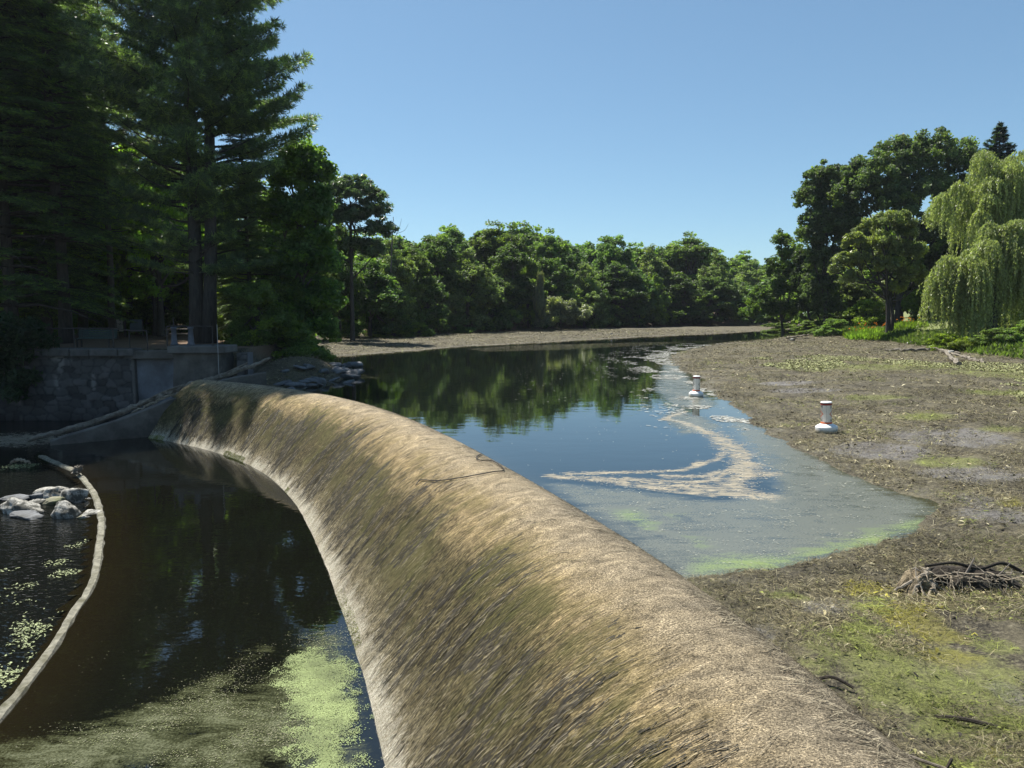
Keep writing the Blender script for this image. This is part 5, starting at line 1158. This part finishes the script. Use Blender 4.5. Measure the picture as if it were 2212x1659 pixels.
# spruce and dead limbs at far right
sm = bake(*conifer(90, 27, .25, 6, .55, (5, 6), 6.5, 'spruce', (.025, .042, .03), dens=1.2, needle=.55, nw=.13, shape=.85), 'needle', 'darkbark')
x, y, z = at_u(2125, 112); z_top = HC+(668-281)/1597*112; tree_from('spruce_tree', 'blackish spruce tip poking up behind the oak and the tall willow', 'tree', sm, (x, y, z), 0, (1, 1, (z_top-z)/27))
x = (2215-1106)/1597*70
log('dead_limb', [(x+.6, 70, 11), (x+.2, 70, 15), (x-.2, 70, 17.2), (x-.1, 70, 18.6)], [.16, .1, .06, .03], 'bare crooked grey limb at the upper right picture edge above the willow', 'dead tree', mat='wood', seed=44, jit=.03,
    extra=[([(x+.1, 70, 15.5), (x-.8, 70, 16.2), (x-.7, 70, 17.4)], (.06, .02)), ([(x-.1, 70, 16.8), (x-.6, 70, 17.2), (x-.9, 70, 16.9)], (.04, .015))])
# shrubs of the right bank
SH = NEAR[2]
YG = bl(45, 4.5, 2.6, .20, (.16, .21, .04), 9, 140, 120, .05, (.4, .8), yellow=.4)
def shrub(u, Y, wpx, hpx, ms, lab, group='shrubs of the right bank', rz=0.0, hh=6.0, rr=2.6, name='shrub'):
    x, y, z = at_u(u, Y); s = Y/1597; return tree_from(name, lab, 'shrub', ms, (x, y, z-.2), rz, (wpx*s/2/rr, wpx*s/2/rr*.9, hpx*s/hh), group)
shrub(1868, 96, 90, 62, YG, 'bright yellow green shrub under the oak left of its trunk', hh=4.5, rz=1)
shrub(1975, 98, 60, 70, YG, 'yellow green sunlit shrub right of the oak trunk', hh=4.5, rz=2)
shrub(1840, 108, 110, 130, FAR[2], 'pale green tree like shrub behind the round willow', hh=15, rr=5)
shrub(1795, 92, 70, 42, SH, 'dark shrub in shade at the water side of the right bank', rz=3)
shrub(1750, 104, 90, 34, SH, 'low dark shrub at the left tip of the right bank', rz=4)
shrub(1690, 118, 100, 30, SH, 'dim low shrub at the far end of the right bank', rz=5)
shrub(2010, 100, 90, 60, SH, 'dark shrub at the upper edge of the lawn', rz=6)
shrub(2035, 59, 70, 44, YG, 'light green bush below the left edge of the front willow', hh=4.5, rz=.5)
shrub(2090, 57, 60, 34, YG, 'green bush under the front willow next to the driftwood', hh=4.5, rz=2.5)
shrub(2150, 55, 90, 44, SH, 'olive bush with pale tips at the right edge, left of two', rz=1.5)
shrub(2215, 53, 90, 60, SH, 'olive bush cut by the right edge, right of two', rz=2.2)
shrub(2150, 72, 150, 130, SH, 'very dark shrub in the shade behind the front willow', rz=3.2)
shrub(2230, 64, 130, 130, SH, 'dark leafy mass at the right edge under the willows', rz=4.1)
# day lilies and ground cover clumps on the bank
def lily(seed):
    r = np.random.default_rng(seed); n = 900
    a = r.random(n)*6.28; rr_ = 1.5*np.sqrt(r.random(n)); b = np.stack([rr_*np.cos(a), rr_*np.sin(a), np.zeros(n)], 1)
    ax = unit(np.stack([r.normal(0, .5, n), r.normal(0, .5, n), np.ones(n)], 1)); L = .5+.5*r.random(n)
    sd = unit(np.cross(ax, r.normal(size=(n, 3)))); V, F = quads(b+ax*(L*.5)[:, None], ax, sd, L, np.full(n, .09))
    c = np.array((.17, .24, .04))[None]*(.6+.8*r.random(n))[:, None]
    m = 9; a = r.random(m)*6.28; q = 1.5*np.sqrt(r.random(m)); p = np.stack([q*np.cos(a), q*np.sin(a), .95+.25*r.random(m)], 1)
    pp = np.repeat(p, 5, 0); ax2 = unit(r.normal(size=(m*5, 3))+np.array([0, 0, .7])); sd2 = unit(np.cross(ax2, r.normal(size=(m*5, 3))))
    V2, F2 = quads(pp+ax2*.06, ax2, sd2, np.full(m*5, .16), np.full(m*5, .09)); c2 = np.array((.62, .20, .03))[None]*(.7+.5*r.random(m*5))[:, None]
    return make_mesh('leaves', V, F, M['leaf'], dict(tint=np.repeat(c, 4, 0))), make_mesh('flowers', V2, F2, M['leaf'], dict(tint=np.repeat(c2, 4, 0)))
LL = lily(1)
for i, (u, Y, s, fl, lab) in enumerate([(1855, 84, 1.1, 1, 'day lily clump with orange flowers left of the round willow, leftmost'), (1880, 83, 1.15, 1, 'bright day lily clump close to the left of the willow trunk'), (1945, 84, 1.0, 1, 'day lily clump with orange flowers just right of the willow trunk'), (1970, 85, 1.0, 1, 'day lily clump at the foot of the lawn, rightmost'), (1868, 80.5, 1.15, 0, 'bright leafy clump without flowers in front of the lilies'), (1895, 79.5, 1.0, 0, 'bright leafy clump at the mud beside the willow trunk')]):
    x, y, z = at_u(u, Y); t = thing('daylily_clump', lab, 'plant', (x, y, z-.05), i*1.1, 'day lily clumps on the right bank'); t.scale = (s, s, s)
    tag(obj('leaves', LL[0], t), kind='stuff')
    if fl: tag(obj('flowers', LL[1], t), kind='stuff')
def gcover(name, n, keep, label, col, hgt, seed, box, w=.05):
    r = np.random.default_rng(seed); x = box[0]+(box[1]-box[0])*r.random(n*4); y = box[2]+(box[3]-box[2])*r.random(n*4); k = keep(x, y); x, y = x[k][:n], y[k][:n]; n = len(x)
    z = ground_z(x, y); ax = unit(np.stack([r.normal(0, .6, n), r.normal(0, .6, n), np.ones(n)], 1)); L = hgt*(.4+.8*r.random(n)); sd = unit(np.cross(ax, r.normal(size=(n, 3))))
    V, F = quads(np.stack([x, y, z], 1)+ax*(L*.45)[:, None], ax, sd, L, w*(.6+.8*r.random(n))); c = np.array(col)[None]*(.55+.9*r.random(n))[:, None]
    tag(obj(name, make_mesh(name, V, F, M['leaf'], dict(tint=np.repeat(c, 4, 0)))), label, 'ground cover', None, 'stuff')
gcover('bank_undergrowth', 26000, lambda x, y: (lambda d: (d > -.1) & (d < 3.8))(-sdf(np.stack([x, y], 1), BANK)), 'low green weeds along the edge of the right bank', (.10, .135, .04), .55, 3, (33, 56, 44, 120), .11)
gcover('shore_undergrowth', 22000, lambda x, y: (lambda d: (d > -.1) & (d < 3.0))(-sdf(np.stack([x, y], 1), LAND)) & (y > 46), 'dark weeds along the foot of the far bank trees', (.065, .09, .035), .7, 4, (-30, 70, 46, 170), .14)

# ------------------------------------------------------------------ stump with roots on the mud
c = onz(1990, 1245, .3); x, y = c[0], c[1]; z = gz(x, y)
stt = thing('stump', 'tree stump with a dark painted hollow and tangled bleached roots on the near mud', 'stump', (x, y, z), 0)
r = np.random.default_rng(12); V, F = ICO4; V = V.copy()
def hump(cx, cy, sx_, sy_, sz, seed):
    q = ICO4[0].copy(); a = np.arctan2(q[:, 1], q[:, 0]); fl = 1+.22*np.sin(a*5+seed)*(1-np.clip(q[:, 2], 0, 1))+(fbm(q[:, 0]*3+seed, q[:, 1]*3+q[:, 2]*3, 4)-.47)*.7
    zz = np.where(q[:, 2] > .55, .55+(fbm(q[:, 0]*6, q[:, 1]*6, 3)-.47)*.4, q[:, 2]); return np.stack([cx+q[:, 0]*sx_*fl*(1.15-.5*np.clip(zz, 0, 1)), cy+q[:, 1]*sy_*fl*(1.15-.5*np.clip(zz, 0, 1)), zz*sz], 1)
mb = MB(); mb.add(hump(.0, .05, .17, .18, .42, 1), ICO4[1]); mb.build('stump_body', plain('stump_wood', (.24, .19, .12), .9, .6, 9, bmp=1.0, dirt=(.05, .04, .025)), stt)
mb = MB(); mb.add(hump(.66, .16, .60, .26, .40, 4), ICO4[1]); mb.build('painted_hollow', M['darkwood_hollow'], stt)  # near-black hump painted to stand in for the shaded hollow under the roots
for i in range(46):
    a0 = (r.uniform(-.1, 1.25), r.uniform(-.15, .15), r.uniform(.12, .30)); 
    if i < 10:
        ang = r.uniform(2.6, 5.6); e = (.0+math.cos(ang)*r.uniform(.25, .5), math.sin(ang)*r.uniform(.2, .42), .0); a0 = (r.uniform(-.1, .15), r.uniform(-.1, .1), r.uniform(.16, .30)); rad = r.uniform(.012, .03)
        P = [a0, ((a0[0]*.4+e[0]*.6), (a0[1]*.4+e[1]*.6), a0[2]*.45), e]
    elif i < 20:
        e = (a0[0]+r.uniform(.4, .9), a0[1]+r.uniform(-.3, .1), r.uniform(.05, .26)); rad = r.uniform(.005, .013); P = [a0, ((a0[0]+e[0])/2, (a0[1]+e[1])/2-.12, (a0[2]+e[2])/2+r.uniform(.02, .12)), e]
    else:
        e = (a0[0]+r.uniform(-.2, .35), r.uniform(-.48, -.2), r.uniform(-.02, .03)); rad = r.uniform(.003, .008); P = [(a0[0], a0[1]-.12, a0[2]+.06), ((a0[0]+e[0])/2+r.uniform(-.08, .08), -.25, r.uniform(.12, .3)), e]
    Q = spline(np.array(P), 6); Q[1:-1] += r.normal(0, .008, Q[1:-1].shape); mb = MB(); mb.tube(Q, np.linspace(rad, rad*.45, len(Q)), 6); mb.build('root', M['root'] if i % 3 else M['driftwood'], stt)
mb = MB(); mb.tube(spline(np.array([(.10, .1, .30), (.45, .1, .34), (.8, .14, .25), (1.15, .2, .30), (1.5, .2, .12)]), 6), np.linspace(.018, .024, 25), 8); mb.build('root', M['darkwood_hollow'], stt)
mb = MB(); mb.tube(spline(np.array([(.55, 0, .22), (.60, 0, .33), (.66, .02, .44)]), 5), np.linspace(.02, .006, 11), 6); mb.build('twig', M['wood'], stt)
mb = MB(); mb.tube(spline(np.array([(.95, 0, .2), (1.02, 0, .28), (1.12, .02, .38)]), 5), np.linspace(.012, .004, 11), 6); mb.build('twig', M['wood'], stt)
for k, (u, v, lab, pts, rad) in enumerate([(2040, 1640, 'short dark forked stick in the mud at the lower right', [(0, 0, .02), (.08, .05, .10), (.12, .12, .04)], .012), (1760, 1440, 'dark curved stick at the hollow beside the dam', [(0, 0, .02), (.15, -.05, .07), (.3, -.15, .02)], .015), (2090, 1530, 'long thin dark stick lying on the green weeds', [(-.2, .1, .03), (0, 0, .06), (.3, -.12, .03)], .018), (1900, 1590, 'thin grey stick between dam and mud', [(-.3, .3, .05), (0, 0, .05), (.35, -.3, .05)], .012)]):
    c = onz(u, v, .3); mb = MB(); mb.tube(spline(np.array(pts, float), 5), rad, 6); o = mb.build('stick', M['darkwood_hollow'] if k < 3 else M['driftwood']); o.location = (c[0], c[1], gz(c[0], c[1])); tag(o, lab, 'stick')

# ------------------------------------------------------------------ weeds lying on the drained mud, drifting flecks, duckweed
def flat_blades(name, x, y, L, w, col, seed, label, cat, lift=.02, tilt=.25, ang=None, angj=9., mat='tint', zf=None, bend=.3):
    r = np.random.default_rng(seed); n = len(x); z = (ground_z(x, y) if zf is None else np.full(n, zf))+lift*r.random(n)+.004
    a = r.random(n)*6.28 if ang is None else ang+r.normal(0, angj, n)
    ax = unit(np.stack([np.cos(a), np.sin(a), r.normal(0, tilt, n)], 1)); nm = unit(np.stack([r.normal(0, tilt, n), r.normal(0, tilt, n), np.ones(n)], 1)); sd = unit(np.cross(nm, ax)); nm = np.cross(ax, sd)
    p = np.stack([x, y, z], 1); L = L[:, None]; w = w[:, None]; bw = (sd*r.normal(0, bend, n)[:, None]+nm*np.abs(r.normal(0, bend*.4, n))[:, None])*L
    V = np.stack([p-ax*L*.5-sd*w*.5, p-ax*L*.5+sd*w*.5, p+bw*.5-sd*w*.5, p+bw*.5+sd*w*.5, p+ax*L*.5-sd*w*.2, p+ax*L*.5+sd*w*.2], 1).reshape(-1, 3)
    b = np.arange(n)*6; F = np.concatenate([np.stack([b, b+1, b+3, b+2], 1), np.stack([b+2, b+3, b+5, b+4], 1)])
    return tag(obj(name, make_mesh(name, V, F, M[mat], dict(tint=np.repeat(np.clip(col, .005, .8), 6, 0)))), label, cat, None, 'stuff')
r = np.random.default_rng(31)
N = 1300000
d = 4.5*np.exp(r.random(N)*math.log(125/4.5)); th = (r.random(N)-.42)*1.25
x, y = d*np.sin(th), d*np.cos(th); P = np.stack([x, y], 1)
ok = (sdf(P, POND) > .04) & (sdf(P, DOWN) > .9) & (sdf(P, BANK) > -.5) & (sdf(P, LAND) > -.6)
x, y, d = x[ok], y[ok], d[ok]
ok = fbm(x*1.3, y*1.3, 4)*.8+fbm(x*.22+40, y*.3, 3)*.5+.45*r.random(len(x)) > .80; x, y, d = x[ok], y[ok], d[ok]; n = len(x)
k = np.clip((d/8.5)**.72, .75, 6)
pal = np.array([(.36, .31, .21), (.17, .14, .085), (.035, .028, .02), (.11, .10, .045), (.21, .20, .10), (.55, .50, .39), (.07, .058, .036)])
col = pal[r.choice(7, n, p=[.2, .2, .17, .14, .12, .08, .09])]
from mathutils.kdtree import KDTree
def samp(a):                                        # ground masks at blade places
    ix = np.clip(np.searchsorted(gx, x)-1, 0, nxg-1); iy = np.clip(np.searchsorted(gy, y)-1, 0, nyg-1); return a.reshape(nyg, nxg)[iy, ix]
g_, yl, gr = samp(a_green), samp(a_yel), samp(a_grey)
patch = fbm(x*.5+3, y*.5, 3)
isg = r.random(n) < g_*.95*(fbm(x*2.2, y*2.2, 3) > .42)+.22*sstep(.48, .62, patch); col = np.where(isg[:, None], np.array((.21, .24, .06))*(.5+.9*r.random(n))[:, None], col)
isy = r.random(n) < yl*.8*(fbm(x*2.5+9, y*2.5, 3) > .42); col = np.where(isy[:, None], np.array((.27, .245, .04))*(.5+.8*r.random(n))[:, None], col)
dk_ = samp(a_dark); kp = r.random(n) > dk_*.8; 
isk = r.random(n) < gr*.5; col = np.where(isk[:, None], np.array((.20, .185, .18))*(.4+1.2*r.random(n))[:, None], col)
col = col*np.array([.63, .625, .50])*(.40+1.05*r.random(n))[:, None]*(.25+1.65*fbm(x*.45, y*.8, 5))[:, None]
x, y, d, k, col = x[kp], y[kp], d[kp], k[kp], col[kp]; n = len(x)
leafy = r.random(n) < .045
L = np.where(leafy, .035+.04*r.random(n), .05+.15*r.random(n)**1.8)*k**.8; w = np.where(leafy, L*.42, (.0018+.0026*r.random(n))*k)
flow = math.atan2(-.6, .8)
flat_blades('dried_pondweed', x, y, L, w, col, 32, 'matted dry brown and olive pondweed covering the drained mud', 'pondweed', lift=.035, tilt=.35, ang=flow, angj=1.1, bend=.55)
# leafy green plants on the mud far right
n = 24000; rx = 14+22*r.random(n*3); ry = 26+32*r.random(n*3); ok = (fbm(rx*.18+2, ry*.16, 3) > .49) & (sdf(np.stack([rx, ry], 1), POND) > 1.5) & (sdf(np.stack([rx, ry], 1), BANK) > .3)
rx, ry = rx[ok][:n], ry[ok][:n]; n = len(rx); col = np.array((.27, .28, .12))[None]*(.4+1.0*r.random(n))[:, None]
flat_blades('mud_plants', rx, ry, .06+.09*r.random(n), .03+.04*r.random(n), col, 33, 'small yellowish green leafy plants scattered over the right mud', 'plants', lift=.09, tilt=.5)
# foam and weed flecks on the pond
r = np.random.default_rng(41); N = 170000; x = 0+14*r.random(N); y = 9.5+40*r.random(N)**1.6; P = np.stack([x, y], 1); inp = sdf(P, POND) < -.05
fo = np.zeros(N); 
fo = foam_field(x, y)
fi = np.zeros(N)
for p in FILM: fi = np.maximum(fi, sstep(.5, -.8, sdf(P, p)))
nz = fbm(x*1.6+3*fbm(x*.7, y*.7, 2), y*3.4, 4)
ok = inp & (r.random(N) < fo**1.3*np.clip((nz-.34)*4, 0, 1)*.9+fi*np.clip((nz-.46)*4, 0, .5)*.45+.004); x, y = x[ok], y[ok]; n = len(x); isf = fo[ok] > r.random(n)*.8
col = np.where(isf[:, None], np.array((.50, .44, .33)), np.array((.42, .42, .34)))*(.45+.8*r.random(n))[:, None]
s = np.clip(np.hypot(x, y)/16, .6, 2.5)
flat_blades('floating_scum', x, y, (.02+.045*r.random(n)**2)*s, (.006+.010*r.random(n))*s, col, 42, 'tan foam and weed flecks drifting in swirls on the pond', 'scum', lift=.003, tilt=.02, ang=-.25, angj=.7, mat='fleck', zf=.004, bend=.12)
# edge line of foam along the shallow far right margin
tt = r.random(16000); pl = np.array(POND_SHORE_R[11:19]); seg = np.concatenate([[0], np.cumsum(np.linalg.norm(np.diff(pl, axis=0), axis=1))]); q = tt*seg[-1]
x = np.interp(q, seg, pl[:, 0])-np.abs(r.normal(0, 1, len(q)))*(.3+.055*np.interp(q, seg, pl[:, 1])*.6); y = np.interp(q, seg, pl[:, 1])+r.normal(0, .3, len(q))
ok = (sdf(np.stack([x, y], 1), POND) < -.02) & (fbm(x*1.0, y*.7, 3) > .47); x, y = x[ok], y[ok]; n = len(x)
flat_blades('shore_flecks', x, y, .08+.14*r.random(n), .03+.04*r.random(n), np.array((.36, .36, .32))[None]*(.4+.9*r.random(n))[:, None], 43, 'pale weed flecks floating along the shallow right margin', 'scum', lift=.004, tilt=.03, ang=0, angj=.5, mat='fleck', zf=.004, bend=.1)
# duckweed mat in the lower pool
r = np.random.default_rng(51); N = 520000; x = -4.6+4.2*r.random(N); y = 5.5+8*r.random(N); P = np.stack([x, y], 1); dg = sdf(P, GREEN)
ok = (r.random(N) < sstep(.30, -.30, dg+(fbm(x*1.5, y*1.5, 3)-.47)*.7+(fbm(x*5, y*5, 3)-.47)*1.0)**1.3*.9) & (sdf(P, POOL) < -.02); x, y = x[ok], y[ok]; n = len(x)
flat_blades('duckweed', x, y, .008+.012*r.random(n), .006+.006*r.random(n), np.array((.22, .27, .105))[None]*(.7+.45*r.random(n))[:, None]*(.45+1.15*fbm(x*3, y*5, 4))[:, None], 52, 'bright pale green duckweed mat beside the foot of the dam', 'duckweed', lift=.006, tilt=.12, mat='fleck', zf=-1.796, bend=.1)
N = 260000; x = -8+8*r.random(N); y = 5+10*r.random(N); P = np.stack([x, y], 1); ds = sdf(P, SCUM); nz = fbm(x*1.4+2*fbm(x, y, 2), y*2.6, 4)
ok = (r.random(N) < sstep(.3, -.8, ds)*np.clip((nz-.40)*2.5, 0, .6)+.002) & (sdf(P, POOL) < -.05); x, y = x[ok], y[ok]; n = len(x)
col = np.where((r.random(n) < .55)[:, None], np.array((.17, .19, .07)), np.array((.26, .25, .16)))*(.35+.9*r.random(n))[:, None]
flat_blades('pool_scum', x, y, .008+.016*r.random(n)**2, .004+.005*r.random(n), col, 53, 'thin dull green scum drifting over the near lower pool', 'scum', lift=.003, tilt=.03, ang=.5, angj=.6, mat='fleck', zf=-1.796, bend=.12)
# weed rafts in the stream left of the kerb
N = 260000; x = -19+13*r.random(N); y = 8+18*r.random(N); P = np.stack([x, y], 1)
rafts = [(45, 1008, 34, 8), (45, 1268, 34, 10), (30, 1303, 36, 10), (120, 1218, 28, 8), (20, 1395, 60, 30), (10, 1455, 60, 50), (60, 1360, 50, 20), (90, 1330, 40, 12), (150, 1175, 40, 10), (140, 1240, 30, 8), (20, 1235, 24, 6), (10, 1290, 20, 6)]
fo = np.zeros(N)
for (u, v, a, b) in rafts:
    c = onz(u, v, -1.90); e = onz(u+a, v, -1.90); g2 = onz(u, v-b, -1.90); fo = np.maximum(fo, np.clip(1.25-np.hypot((x-c[0])/(e[0]-c[0]), (y-c[1])/(g2[1]-c[1])), 0, 1))
ok = (r.random(N) < fo*np.clip((fbm(x*2, y*2, 4)-.38)*4, 0, 1)) & (sdf(P, POOL) > .25); x, y = x[ok], y[ok]; n = len(x)
flat_blades('stream_weed', x, y, .025+.04*r.random(n), .012+.016*r.random(n), np.array((.28, .32, .15))[None]*(.4+.8*r.random(n))[:, None], 54, 'pale green weed rafts caught in the shallow stream left of the kerb', 'weed', lift=.03, tilt=.25, mat='fleck', zf=-1.896)
# pine needles litter stays in the ground material; fern like weeds at the right of the mud

# ------------------------------------------------------------------ thin haze volume added to lift the dark far trees
hz = MB(); hz.box((0, 0, 19), (1300, 1300, 50)); ho = hz.build('haze', None); tag(ho, 'thin haze added over the scene to lift the dark trees', 'haze', None, 'stuff')
hm = bpy.data.materials.new('haze'); hm.use_nodes = True; hn = hm.node_tree.nodes; hn.remove(hn['Principled BSDF'])
hv = hn.new('ShaderNodeVolumePrincipled'); hv.inputs['Color'].default_value = (.80, .88, 1.0, 1); hv.inputs['Density'].default_value = .00011; hv.inputs['Anisotropy'].default_value = .35
hm.node_tree.links.new(hv.outputs[0], hn['Material Output'].inputs['Volume']); ho.data.materials.clear(); ho.data.materials.append(hm)
